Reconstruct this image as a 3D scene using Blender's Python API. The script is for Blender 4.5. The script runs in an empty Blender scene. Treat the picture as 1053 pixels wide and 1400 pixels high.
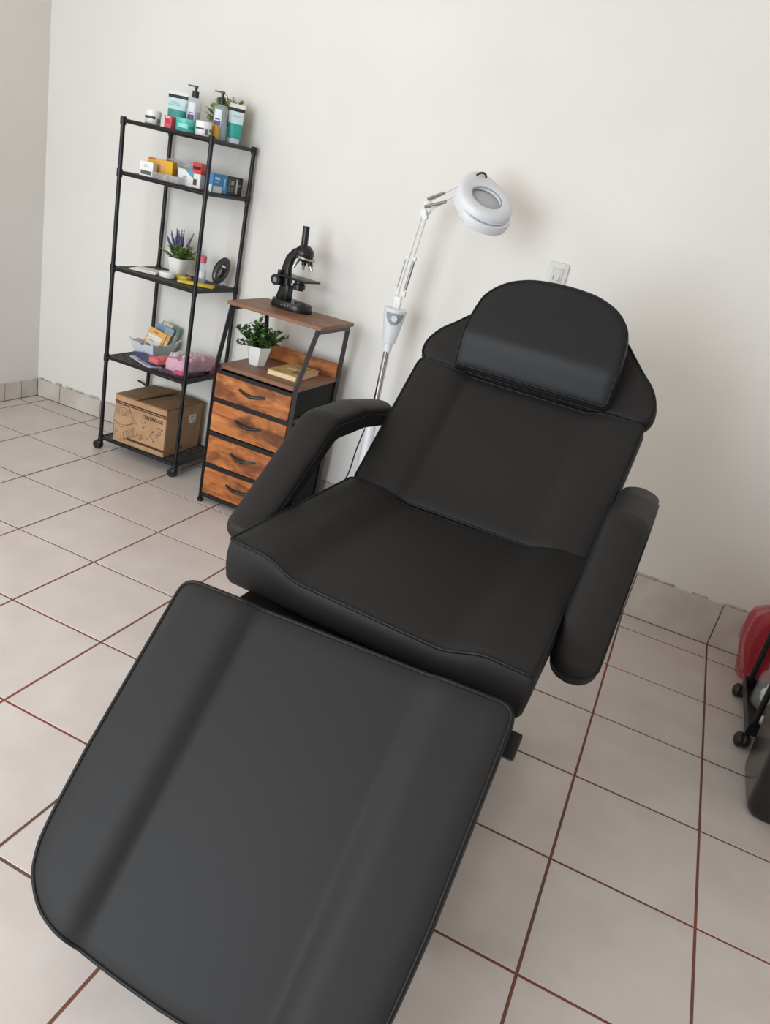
import bpy, bmesh, math, random
from mathutils import Vector, Matrix, noise
PI = math.pi
S = bpy.context.scene
COL = S.collection
random.seed(7)

# ------------------------------------------------------------------ camera
cam_d = bpy.data.cameras.new('camera')
cam = bpy.data.objects.new('camera', cam_d); COL.objects.link(cam); S.camera = cam
R0 = Vector((0.89754016, 0.38899084, 0.20762415))
R1 = Vector((0.32929171, -0.27817835, -0.90232133))
R2 = Vector((-0.29323818, 0.87823854, -0.3777677))
M = Matrix((R0, -R1, -R2)).transposed().to_4x4()
M.translation = Vector((2.87980425, -2.79637865, 1.31065703))
cam.matrix_world = M
cam_d.sensor_fit = 'VERTICAL'; cam_d.sensor_height = 24.0
cam_d.lens = 1042.38 / 1400 * 24.0
cam_d.clip_start = 0.02

# ------------------------------------------------------------------ world, light, exposure
W = bpy.data.worlds.new('daylight'); S.world = W; W.use_nodes = True
W.node_tree.nodes['Background'].inputs[0].default_value = (0.80, 0.90, 1.0, 1)
W.node_tree.nodes['Background'].inputs[1].default_value = 1.0
def area(name, loc, rot, sx, sy, power, col):
    d = bpy.data.lights.new(name, 'AREA'); d.shape = 'RECTANGLE'; d.size = sx; d.size_y = sy
    d.energy = power; d.color = col
    o = bpy.data.objects.new(name, d); COL.objects.link(o); o.location = loc; o.rotation_euler = rot
    return o
# daylight through the window of the left wall and through the doorway behind the camera
area('window_daylight', (-0.05, -2.55, 1.55), (0, -PI/2, 0), 1.15, 1.5, 20, (1.0, 0.93, 0.84))
area('doorway_daylight', (1.42, -4.22, 1.25), (PI/2, 0, 0), 1.5, 1.9, 84, (0.80, 0.905, 1.0))
S.view_settings.view_transform = 'Standard'
S.view_settings.look = 'None'
S.view_settings.gamma = 1.0
S.view_settings.use_curve_mapping = False
S.view_settings.exposure = 0.06

# ------------------------------------------------------------------ materials
MATS = {}
def lin(c):
    return tuple(((v/255)/12.92 if v/255 <= 0.04045 else ((v/255+0.055)/1.055)**2.4) for v in c)
def mat(name, col, rough=0.5, metal=0.0, srgb=True, **kw):
    if name in MATS: return MATS[name]
    m = bpy.data.materials.new(name); m.use_nodes = True
    b = m.node_tree.nodes['Principled BSDF']
    c = lin(col) if srgb else col
    b.inputs['Base Color'].default_value = (*c, 1)
    b.inputs['Roughness'].default_value = rough
    b.inputs['Metallic'].default_value = metal
    if 'alpha' in kw: b.inputs['Alpha'].default_value = kw['alpha']
    if 'trans' in kw: b.inputs['Transmission Weight'].default_value = kw['trans']
    if 'ior' in kw: b.inputs['IOR'].default_value = kw['ior']
    if 'spec' in kw: b.inputs['Specular IOR Level'].default_value = kw['spec']
    if 'sheen' in kw: b.inputs['Sheen Weight'].default_value = kw['sheen']
    MATS[name] = m
    return m
def nodes(m): return m.node_tree.nodes, m.node_tree.links, m.node_tree.nodes['Principled BSDF']
def add_noise(m, scale, c1, c2, detail=4, coord='Object', stretch=None, p0=0.35, p1=0.65, rnd=False):
    n, l, b = nodes(m)
    tc = n.new('ShaderNodeTexCoord'); tx = n.new('ShaderNodeTexNoise'); tx.inputs['Scale'].default_value = scale
    tx.inputs['Detail'].default_value = detail
    src = tc.outputs[coord]
    if stretch or rnd:
        mp = n.new('ShaderNodeMapping'); l.new(src, mp.inputs[0]); src = mp.outputs[0]
        if stretch: mp.inputs['Scale'].default_value = stretch
        if rnd:
            oi = n.new('ShaderNodeObjectInfo'); ml = n.new('ShaderNodeMath'); ml.operation = 'MULTIPLY'; ml.inputs[1].default_value = 37.0
            l.new(oi.outputs['Random'], ml.inputs[0]); l.new(ml.outputs[0], mp.inputs['Location'])
    l.new(src, tx.inputs[0])
    cr = n.new('ShaderNodeValToRGB'); cr.color_ramp.elements[0].position = p0; cr.color_ramp.elements[1].position = p1
    cr.color_ramp.elements[0].color = (*lin(c1), 1); cr.color_ramp.elements[1].color = (*lin(c2), 1)
    l.new(tx.outputs[0], cr.inputs[0]); l.new(cr.outputs[0], b.inputs['Base Color'])
    return cr
def add_bump(m, scale, strength, dist=0.001, detail=3, coord='Object'):
    n, l, b = nodes(m)
    tc = n.new('ShaderNodeTexCoord'); tx = n.new('ShaderNodeTexNoise'); tx.inputs['Scale'].default_value = scale
    tx.inputs['Detail'].default_value = detail
    l.new(tc.outputs[coord], tx.inputs[0])
    bp = n.new('ShaderNodeBump'); bp.inputs['Strength'].default_value = strength; bp.inputs['Distance'].default_value = dist
    l.new(tx.outputs[0], bp.inputs['Height'])
    if b.inputs['Normal'].is_linked:
        l.new(b.inputs['Normal'].links[0].from_socket, bp.inputs['Normal'])
    l.new(bp.outputs[0], b.inputs['Normal'])

M_wall = mat('wall_paint', (228, 224, 219), 0.75); add_noise(M_wall, 1.3, (227, 222, 215), (232, 228, 222)); add_bump(M_wall, 5, 0.5, 0.006); add_bump(M_wall, 60, 0.25, 0.0015)
M_ceil = mat('ceiling_paint', (228, 220, 211), 0.85)
M_tile = mat('floor_tile', (214, 204, 196), 0.3); add_noise(M_tile, 7, (203, 191, 184), (213, 203, 197), 7, rnd=True, p0=0.3, p1=0.7)
M_base = mat('baseboard_tile', (208, 199, 190), 0.35); add_noise(M_base, 8, (196, 186, 176), (212, 204, 196), 6, rnd=True)
M_grout = mat('grout', (120, 74, 62), 0.9); add_noise(M_grout, 2.2, (104, 78, 66), (134, 72, 58), 5)
M_leather = mat('black_faux_leather', (38, 36, 35), 0.54, spec=0.18); add_bump(M_leather, 900, 0.12, 0.0004); add_bump(M_leather, 14, 0.15, 0.002)
M_leather_dark = mat('leather_piping', (17, 17, 18), 0.5, spec=0.25)
M_vinyl = mat('pillow_leather', (32, 32, 33), 0.52, spec=0.28); add_bump(M_vinyl, 1100, 0.12, 0.0004)
M_blackmetal = mat('black_metal', (26, 26, 28), 0.38, 0.3)
M_blackplastic = mat('black_plastic', (22, 22, 24), 0.45)
M_greymetal = mat('charcoal_metal', (78, 76, 75), 0.45, 0.4)
M_fabricblack = mat('black_fabric', (24, 24, 25), 0.9)
M_meshpanel = mat('shelf_mesh', (58, 55, 53), 0.6)
M_chrome = mat('chrome', (200, 200, 202), 0.12, 1.0)
M_steel = mat('brushed_steel', (170, 170, 168), 0.3, 1.0)
M_lampwhite = mat('lamp_white_plastic', (222, 223, 226), 0.35)
M_armwhite = mat('arm_white_enamel', (226, 224, 220), 0.35)
M_lampgrey = mat('lamp_grey_plastic', (150, 154, 160), 0.4)
M_glass = mat('lens_glass', (216, 218, 220), 0.08, alpha=0.55)
M_white = mat('white_ceramic', (235, 234, 230), 0.35)
M_whiteplastic = mat('white_plastic', (236, 235, 232), 0.4)
M_boxwhite = mat('white_card', (232, 230, 224), 0.6)
M_cardboard = mat('cardboard', (178, 140, 104), 0.85); add_noise(M_cardboard, 14, (170, 132, 96), (186, 148, 112), 5)
M_cardedge = mat('cardboard_flap', (140, 108, 78), 0.9); add_noise(M_cardedge, 12, (128, 98, 68), (150, 118, 86), 5)
M_inkbrown = mat('brown_print', (78, 47, 32), 0.85)
M_leafd = mat('leaf_dark_green', (52, 92, 40), 0.45); add_noise(M_leafd, 30, (38, 74, 34), (86, 128, 56), 2)
M_leafy = mat('leaf_yellow_green', (128, 150, 60), 0.5); add_noise(M_leafy, 30, (96, 122, 48), (148, 164, 74), 2)
M_leafm = mat('leaf_mid_green', (88, 130, 50), 0.5); add_noise(M_leafm, 30, (66, 106, 42), (128, 160, 72), 2)
M_lav = mat('lavender_flower', (108, 96, 140), 0.7); add_noise(M_lav, 60, (84, 74, 118), (134, 122, 160), 2)
M_stem = mat('plant_stem', (80, 76, 50), 0.7)
def wood(name, c1, c2, c3, sc):
    m = mat(name, c2, 0.5)
    n, l, b = nodes(m)
    tc = n.new('ShaderNodeTexCoord'); oi = n.new('ShaderNodeObjectInfo'); mp = n.new('ShaderNodeMapping')
    mu = n.new('ShaderNodeMath'); mu.operation = 'MULTIPLY'; mu.inputs[1].default_value = 23
    l.new(oi.outputs['Random'], mu.inputs[0]); l.new(mu.outputs[0], mp.inputs['Location'])
    l.new(tc.outputs['Object'], mp.inputs[0]); mp.inputs['Scale'].default_value = sc
    t1 = n.new('ShaderNodeTexNoise'); t1.inputs['Scale'].default_value = 1.0; t1.inputs['Detail'].default_value = 8; t1.inputs['Roughness'].default_value = 0.65; t1.inputs['Distortion'].default_value = 0.8
    l.new(mp.outputs[0], t1.inputs[0])
    cr = n.new('ShaderNodeValToRGB'); e = cr.color_ramp.elements
    e[0].position = 0.33; e[0].color = (*lin(c1), 1); e[1].position = 0.62; e[1].color = (*lin(c3), 1)
    x = e.new(0.47); x.color = (*lin(c2), 1)
    l.new(t1.outputs[0], cr.inputs[0]); l.new(cr.outputs[0], b.inputs['Base Color'])
    if name.startswith('rustic'):
        t2 = n.new('ShaderNodeTexNoise'); t2.inputs['Scale'].default_value = 1.0; t2.inputs['Detail'].default_value = 3
        mp2 = n.new('ShaderNodeMapping'); mp2.inputs['Scale'].default_value = (11, 11, 16); l.new(tc.outputs['Object'], mp2.inputs[0]); l.new(mu.outputs[0], mp2.inputs['Location']); l.new(mp2.outputs[0], t2.inputs[0])
        c2_ = n.new('ShaderNodeValToRGB'); c2_.color_ramp.elements[0].position = 0.34; c2_.color_ramp.elements[0].color = (0.24, 0.20, 0.20, 1); c2_.color_ramp.elements[1].position = 0.52; c2_.color_ramp.elements[1].color = (1, 1, 1, 1)
        l.new(t2.outputs[0], c2_.inputs[0])
        mx = n.new('ShaderNodeMix'); mx.data_type = 'RGBA'; mx.blend_type = 'MULTIPLY'; mx.inputs[0].default_value = 0.8
        l.new(cr.outputs[0], mx.inputs[6]); l.new(c2_.outputs[0], mx.inputs[7]); l.new(mx.outputs[2], b.inputs['Base Color'])
    return m
M_rustic = wood('rustic_orange_wood', (92, 48, 20), (170, 96, 42), (202, 128, 66), (5, 5, 22))
M_walnut = wood('walnut_board', (98, 66, 48), (128, 88, 64), (144, 102, 76), (4, 30, 30))

# ------------------------------------------------------------------ mesh builder
class MB:
    def __init__(s): s.bm = bmesh.new()
    def box(s, c, size, bev=0.0, rot=None, seg=2):
        g = bmesh.ops.create_cube(s.bm, size=1.0)
        vs = g['verts']; m = Matrix.Translation(c)
        if rot is not None: m = m @ (rot if isinstance(rot, Matrix) else Matrix.Rotation(rot, 4, 'Z'))
        m = m @ Matrix.Diagonal((*size, 1))
        bmesh.ops.transform(s.bm, matrix=m, verts=vs)
        if bev:
            ed = list({e for v in vs for e in v.link_edges})
            bmesh.ops.bevel(s.bm, geom=ed, offset=bev, segments=seg, affect='EDGES', profile=0.5)
        return s
    def cyl(s, p, q, r, r2=None, n=14, cap=True):
        p, q = Vector(p), Vector(q); d = q - p
        g = bmesh.ops.create_cone(s.bm, cap_ends=cap, segments=n, radius1=r, radius2=r if r2 is None else r2, depth=d.length)
        m = Matrix.Translation((p+q)/2) @ d.to_track_quat('Z', 'Y').to_matrix().to_4x4()
        bmesh.ops.transform(s.bm, matrix=m, verts=g['verts']); return s
    def sphere(s, c, r, sc=(1, 1, 1), u=14, v=9, rot=None):
        g = bmesh.ops.create_uvsphere(s.bm, u_segments=u, v_segments=v, radius=r)
        m = Matrix.Translation(c) @ (rot or Matrix.Identity(4)) @ Matrix.Diagonal((*sc, 1))
        bmesh.ops.transform(s.bm, matrix=m, verts=g['verts']); return s
    def lathe(s, prof, n=24, m=None, a0=0, a1=2*PI):
        m = m or Matrix.Identity(4); full = abs(a1-a0-2*PI) < 1e-6
        k = n if full else n+1; rings = []
        for r, z in prof:
            if r < 1e-6: rings.append([s.bm.verts.new(m @ Vector((0, 0, z)))])
            else: rings.append([s.bm.verts.new(m @ Vector((r*math.cos(a0+(a1-a0)*i/n), r*math.sin(a0+(a1-a0)*i/n), z))) for i in range(k)])
        for A, B in zip(rings, rings[1:]):
            for i in range(n):
                j = (i+1) % k
                if len(A) == 1 and len(B) == 1: continue
                if len(A) == 1: s.bm.faces.new((A[0], B[j], B[i]))
                elif len(B) == 1: s.bm.faces.new((A[i], A[j], B[0]))
                else: s.bm.faces.new((A[i], A[j], B[j], B[i]))
        return s
    def tube(s, pts, r, n=8, closed=False, up=(0, 0, 1)):
        pts = [Vector(p) for p in pts]; N = len(pts); rings = []
        rr = r if isinstance(r, (list, tuple)) else [r]*N
        prev = None
        for i, p in enumerate(pts):
            a = pts[(i-1) % N] if (closed or i > 0) else p
            b = pts[(i+1) % N] if (closed or i < N-1) else p
            t = (b-a).normalized()
            if prev is None:
                u = Vector(up)
                if abs(t.dot(u)) > 0.95: u = Vector((1, 0, 0))
                x = t.cross(u).normalized()
            else:
                x = (prev - t*prev.dot(t)).normalized()
            prev = x; y = t.cross(x)
            rings.append([s.bm.verts.new(p + x*math.cos(2*PI*k/n)*rr[i] + y*math.sin(2*PI*k/n)*rr[i]) for k in range(n)])
        L = N if closed else N-1
        for i in range(L):
            A, B = rings[i], rings[(i+1) % N]
            for k in range(n):
                s.bm.faces.new((A[k], A[(k+1) % n], B[(k+1) % n], B[k]))
        if not closed:
            s.bm.faces.new(list(reversed(rings[0]))); s.bm.faces.new(rings[-1])
        return s
    def prism(s, poly, z0, z1, m=None, bev=0):
        m = m or Matrix.Identity(4)
        a = [s.bm.verts.new(m @ Vector((x, y, z0))) for x, y in poly]
        b = [s.bm.verts.new(m @ Vector((x, y, z1))) for x, y in poly]
        n = len(poly); fs = [s.bm.faces.new(list(reversed(a))), s.bm.faces.new(b)]
        for i in range(n): fs.append(s.bm.faces.new((a[i], a[(i+1) % n], b[(i+1) % n], b[i])))
        if bev:
            ed = list({e for f in fs[:2] for e in f.edges})
            bmesh.ops.bevel(s.bm, geom=ed, offset=bev, segments=2, affect='EDGES', profile=0.5)
        return s
    def rings(s, loops, cap0=False, cap1=False):
        R = [[s.bm.verts.new(Vector(p)) for p in lp] for lp in loops]
        for A, B in zip(R, R[1:]):
            n = len(A)
            for i in range(n): s.bm.faces.new((A[i], A[(i+1) % n], B[(i+1) % n], B[i]))
        if cap0: s.bm.faces.new(list(reversed(R[0])))
        if cap1: s.bm.faces.new(R[-1])
        return s
    def quad(s, *ps):
        s.bm.faces.new([s.bm.verts.new(Vector(p)) for p in ps]); return s
    def build(s, name, m, parent=None, smooth=True, angle=40):
        bmesh.ops.recalc_face_normals(s.bm, faces=s.bm.faces)
        me = bpy.data.meshes.new(name); s.bm.to_mesh(me); s.bm.free()
        me.materials.append(m)
        if smooth:
            for p in me.polygons: p.use_smooth = True
            me.set_sharp_from_angle(angle=math.radians(angle))
        o = bpy.data.objects.new(name, me); COL.objects.link(o)
        if parent: o.parent = parent
        return o
def tag(o, label, cat, group=None, kind=None):
    if label: o['label'] = label
    if cat: o['category'] = cat
    if group: o['group'] = group
    if kind: o['kind'] = kind
    return o
def thing(name, label, cat, loc=(0, 0, 0), rz=0.0, group=None):
    o = bpy.data.objects.new(name, None); COL.objects.link(o); o.empty_display_size = 0.05
    o.location = loc; o.rotation_euler = (0, 0, rz)
    return tag(o, label, cat, group)
def struct(o):
    o['kind'] = 'structure'; return o
def smoothstep(a, b, x):
    t = max(0.0, min(1.0, (x-a)/(b-a))); return t*t*(3-2*t)

# ------------------------------------------------------------------ room shell
T = 0.33
XL, XR, YB, YF, ZC = -0.083, 4.25, 0.128, -4.29, 2.62
TH = 0.12
b = MB().box(((XL+XR)/2, (YB+YF)/2, -0.0513), (XR-XL+2*TH, YB-YF+2*TH, 0.10))
floor = struct(b.build('floor', M_grout, smooth=False))
def tile_mesh(x0, x1, y0, y1, name, ch=0.0006):
    g = 0.0034; z1 = 0.0; z0 = -0.003
    x0 += g; x1 -= g; y0 += g; y1 -= g
    cx, cy = (x0+x1)/2, (y0+y1)/2; hx, hy = (x1-x0)/2, (y1-y0)/2
    vs = [(sx*(hx-k), sy*(hy-k), z) for k, z in ((0, z0), (0, z1-ch), (ch, z1)) for sx, sy in ((-1, -1), (1, -1), (1, 1), (-1, 1))]
    fs = [(8, 9, 10, 11)] + [(a+i, a+(i+1) % 4, a+4+(i+1) % 4, a+4+i) for a in (0, 4) for i in range(4)]
    me = bpy.data.meshes.new(name); me.from_pydata(vs, [], fs); me.materials.append(M_tile)
    return me, (cx, cy)
full_me, _ = tile_mesh(0, T, 0, T, 'tile')
xs = [-0.075] + [i*T for i in range(0, 13)] + [XR]
ys = [0.12] + [-j*T for j in range(0, 13)] + [YF]
for i in range(len(xs)-1):
    for j in range(len(ys)-1):
        x0, x1, y1, y0 = xs[i], xs[i+1], ys[j], ys[j+1]
        if x1-x0 < 0.02 or y1-y0 < 0.02: continue
        if abs(x1-x0-T) < 1e-6 and abs(y1-y0-T) < 1e-6: me, c = full_me, ((x0+x1)/2, (y0+y1)/2)
        else: me, c = tile_mesh(x0, x1, y0, y1, 'cut_tile')
        o = bpy.data.objects.new('tile', me); COL.objects.link(o); o.location = (c[0], c[1], random.uniform(-0.0004, 0.0004)); o.parent = floor
struct(MB().box(((XL+XR)/2, (YB+YF)/2, ZC+0.05), (XR-XL+2*TH, YB-YF+2*TH, 0.1)).build('ceiling', M_ceil, smooth=False))
struct(MB().box(((XL+XR)/2, YB+TH/2, ZC/2), (XR-XL+2*TH, TH, ZC)).build('wall_back', M_wall, smooth=False))
struct(MB().box((XR+TH/2, (YB+YF)/2, ZC/2), (TH, YB-YF, ZC)).build('wall_right', M_wall, smooth=False))
def wall_open(name, fixed, axis, a0, a1, o0, o1, z0, z1):
    m = MB()
    def seg(p, q, zz0, zz1):
        if q-p < 1e-4 or zz1-zz0 < 1e-4: return
        c, s = (p+q)/2, q-p
        if axis == 'y': m.box((fixed, c, (zz0+zz1)/2), (TH, s, zz1-zz0))
        else: m.box((c, fixed, (zz0+zz1)/2), (s, TH, zz1-zz0))
    seg(a0, o0, 0, ZC); seg(o1, a1, 0, ZC); seg(o0, o1, 0, z0); seg(o0, o1, z1, ZC)
    return struct(m.build(name, M_wall, smooth=False))
wall_open('wall_left', XL-TH/2, 'y', YF, YB, -3.35, -1.75, 0.95, 2.15)
wall_open('wall_front', YF-TH/2, 'x', XL, XR, 0.62, 2.22, 0.0, 2.25)
wf = MB()
for y in (-3.33, -2.55, -1.77): wf.box((XL-0.07, y, 1.55), (0.03, 0.03, 1.2))
for z in (0.967, 2.133): wf.box((XL-0.07, -2.55, z), (0.03, 1.6, 0.03))
struct(wf.build('window_1', M_whiteplastic, smooth=False))
# baseboards: ceramic pieces set against the walls
def baseboard(name, pieces, along, face, wallp, zt):
    root = bpy.data.objects.new(name, None); COL.objects.link(root); root['kind'] = 'structure'
    for k, (p, q) in enumerate(pieces):
        h = zt[k]; m = MB(); d = abs(wallp-face); mid = (face+wallp)/2
        if along == 'x': m.box(((p+q)/2, mid, h/2), (q-p-0.004, d, h-0.001), 0.0012, seg=1)
        else: m.box((mid, (p+q)/2, h/2), (d, q-p-0.004, h-0.001), 0.0012, seg=1)
        o = m.build('skirting_tile', M_base, root, smooth=False)
    g = MB()
    for k, (p, q) in enumerate(pieces):
        h = zt[k]-0.004
        s = 1 if wallp > face else -1
        f2 = face + s*0.0025
        if along == 'x': g.box(((p+q)/2, (f2+wallp)/2, h/2), (q-p, abs(wallp-f2), h))
        else: g.box(((f2+wallp)/2, (p+q)/2, h/2), (abs(wallp-f2), q-p, h))
    g.build('joint_grout', M_grout, root, smooth=False)
pc = [(-0.075, 0.07)] + [(0.07, 0.33)] + [(T*i, T*(i+1)) for i in range(1, 12)] + [(T*12, XR)]
baseboard('baseboard_back', pc, 'x', 0.12, YB+0.001, [0.09 if p < 2.3 else 0.176 for p, q in pc])
pl = [(0.02, 0.118), (-0.08, 0.02)] + [(-T*(i+1)-0.08, -T*i-0.08) for i in range(0, 12)]
baseboard('baseboard_left', pl, 'y', -0.075, XL-0.001, [0.09]*len(pl))
# chipped plaster edge along the top of the skirting
rng = random.Random(3)
cm = MB(); x = -0.07
M_chip = mat('bare_plaster', (196, 188, 176), 0.95); add_noise(M_chip, 40, (150, 138, 122), (214, 208, 198), 4)
while x < 4.15:
    w = rng.uniform(0.015, 0.07); zt = 0.09 if x < 2.31 else 0.176
    h = rng.uniform(0.004, 0.011)
    if rng.random() < 0.8: cm.box((x+w/2, YB-0.002, zt+h/2), (w, 0.007*rng.uniform(0.7, 1.3), h), 0.0015, seg=1)
    x += w
struct(cm.build('trim_1', M_chip, smooth=False))

# ------------------------------------------------------------------ facial bed
BED = thing('facial_bed', 'black leatherette reclining facial bed with armrests and head pillow', 'facial bed', (2.517, -1.005, 0), -0.0169)
def frame(s, h, deg):
    th = math.radians(deg)
    return Vector((0, s, h)), Vector((1, 0, 0)), Vector((0, math.cos(th), math.sin(th))), Vector((0, -math.sin(th), math.cos(th)))
def densify(poly, step=0.012):
    out = []
    n = len(poly)
    for i in range(n):
        a, b = Vector(poly[i]), Vector(poly[(i+1) % n]); k = max(1, int((b-a).length/step))
        for j in range(k): out.append(a.lerp(b, j/k))
    return out
def catmull(pts, k=6):
    out = []; n = len(pts); P = [Vector(p) for p in pts]
    for i in range(n-1):
        a, b, c, d = P[max(0, i-1)], P[i], P[i+1], P[min(n-1, i+2)]
        for j in range(k):
            t = j/k
            out.append(0.5*((2*b)+(c-a)*t+(2*a-5*b+4*c-d)*t*t+(3*b-a-3*c+d)*t**3))
    out.append(P[-1]); return [tuple(p) for p in out]
def round_poly(pts, radii, seg=8):
    out = []; n = len(pts)
    for i in range(n):
        p, a, c = Vector(pts[i]), Vector(pts[i-1]), Vector(pts[(i+1) % n]); r = radii[i]
        if r <= 0: out.append(p); continue
        d1, d2 = (a-p).normalized(), (c-p).normalized()
        s, e = p+d1*r, p+d2*r
        for k in range(seg+1):
            t = k/seg; out.append(s*(1-t)**2 + p*2*t*(1-t) + e*t*t)
    return out
def cushion(name, outline, fr, thick, prof, m, parent, crown=0.006, bulge=0.006, pipe=0.0036, K=34, taper=0.0, dome=0.0, pm=None):
    O, du, dv, n = fr
    ol = densify([tuple(p) for p in outline])
    c = Vector(((min(p[0] for p in ol)+max(p[0] for p in ol))/2, (min(p[1] for p in ol)+max(p[1] for p in ol))/2))
    P = lambda u, v, w: O + du*u + dv*v + n*w
    loops = []
    for f, ins, bl in ((1.0, 0.05, 0), (1.0, 0.012, 0), (0.97, 0.003, 0), (0.85, 0, 0.6), (0.6, 0, 1.0), (0.35, 0, 1.0), (0.12, 0, 0.55), (0.03, 0, 0.1)):
        lp = []
        for p in ol:
            d = Vector(p)-c; L = d.length
            q = c + d*((L-ins-taper*f+bl*bulge)/L)
            w0 = prof(p[0], p[1])
            lp.append(P(q[0], q[1], w0*(1-f) - thick*f))
        loops.append(lp)
    edge = [P(p[0], p[1], prof(p[0], p[1])) for p in ol]
    loops.append(edge)
    for k in range(1, K):
        sc = 1 - (k/K)
        if k == 1: sc = 1-0.25/K
        elif k == 2: sc = 1-0.9/K
        lp = []
        for p in ol:
            q = c + (Vector(p)-c)*sc
            dist = (1-sc)*(Vector(p)-c).length
            w = prof(q[0], q[1]) + crown*(1-math.exp(-dist/0.008)) + dome*(1-sc*sc)
            lp.append(P(q[0], q[1], w))
        loops.append(lp)
    b = MB(); b.rings(loops, cap0=True)
    q = c; b.bm.verts.ensure_lookup_table()
    last = list(b.bm.verts)[-len(ol):]
    cv = b.bm.verts.new(P(c[0], c[1], prof(c[0], c[1])+crown+dome))
    for i in range(len(last)): b.bm.faces.new((last[i], last[(i+1) % len(last)], cv))
    o = b.build(name, m, parent, angle=70)
    if pipe:
        pp = MB().tube([e + n*0.0005 for e in edge], pipe, 8, closed=True)
        pp.build('piping', pm or M_leather_dark, o, angle=80)
    return o
def bolster(g=0.178, w=0.03, h=0.02):
    return lambda u, v: h*smoothstep(g-w, g+w, abs(u)) - h*0.5
def crease(g, w, h):
    def f(u, v):
        t = max(0.0, min(1.0, (abs(u)-g)/w)); return h*(1-(1-t)**2.2) - h*0.5
    return f
# leg rest
half = [(0.312, 0.0), (0.314, -0.33), (0.308, -0.46), (0.297, -0.511), (0.278, -0.543), (0.236, -0.574), (0.171, -0.590), (0.096, -0.596)]
half = half[:1] + catmull(half[1:]+[(0.0, -0.599)])[:-1]
leg_ol = [(-x, y) for x, y in half] + [(0.0, -0.599)] + [(x, y) for x, y in reversed(half)]
leg_ol = [(x, y+0.012*(x/0.31)*(1+y/0.6)) for x, y in leg_ol]
leg_r = [0.03] + [0]*(len(leg_ol)-2) + [0.03]
leg_ol = round_poly(leg_ol, leg_r)
f_leg = frame(-0.745, 0.611, 47.9)
LEG = cushion('leg_rest', leg_ol, f_leg, 0.06, crease(0.160, 0.052, 0.017), M_leather, BED, taper=0.004)
# seat
seat_ol = round_poly([(-0.312, -0.632), (0.316, -0.668), (0.306, -0.088), (-0.306, -0.108)], [0.012, 0.012, 0.015, 0.015])
SEAT = cushion('seat_cushion', seat_ol, (Vector((0, 0, 0.63)), Vector((1, 0, 0)), Vector((0, 1, 0)), Vector((0, 0, 1))), 0.082, bolster(0.19, 0.05, 0.026), M_leather, BED, bulge=0.007, taper=0.004)
# backrest
back_ol = round_poly([(-0.306, 0.0), (0.304, 0.0), (0.313, 0.418), (-0.312, 0.424)], [0.02, 0.02, 0.022, 0.022])
cushion('backrest', back_ol, frame(-0.091, 0.627, 42.4), 0.085, crease(0.165, 0.07, 0.02), M_leather, BED, bulge=0.01, taper=0.006)
# headrest
hh = [(0.300, 0.0), (0.318, 0.022), (0.318, 0.058), (0.296, 0.100), (0.262, 0.134), (0.228, 0.170), (0.186, 0.213), (0.13, 0.247), (0.07, 0.264)]
hh = catmull(hh + [(0, 0.268)] + [(-x, y) for x, y in reversed(hh)])
head_ol = hh
f_head = frame(0.226, 0.916, 55)
HEAD = cushion('headrest', head_ol, f_head, 0.072, lambda u, v: 0.0, M_leather, BED, crown=0.005, bulge=0.008)
ph = [(0.208, 0.0), (0.208, 0.085), (0.200, 0.165), (0.186, 0.205), (0.150, 0.243), (0.10, 0.266), (0.05, 0.275)]
pil_ol = ph[:1] + catmull(ph[1:] + [(0, 0.277)] + [(-x, y) for x, y in reversed(ph[1:])]) + [(-ph[0][0], ph[0][1])]
pil_ol = round_poly(pil_ol, [0.016] + [0]*(len(pil_ol)-2) + [0.016])
def pil_prof(u, v): return 0.048*smoothstep(-0.02, 0.085, v) - 0.004*smoothstep(0.09, 0.26, v)
PO, pu, pv, pn = frame(0.226, 0.916, 55)
cushion('head_pillow', pil_ol, (PO+pn*0.030, pu, pv, pn), 0.026, lambda u, v: pil_prof(u, v), M_vinyl, BED, crown=0.006, bulge=0.006, K=40)
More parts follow.
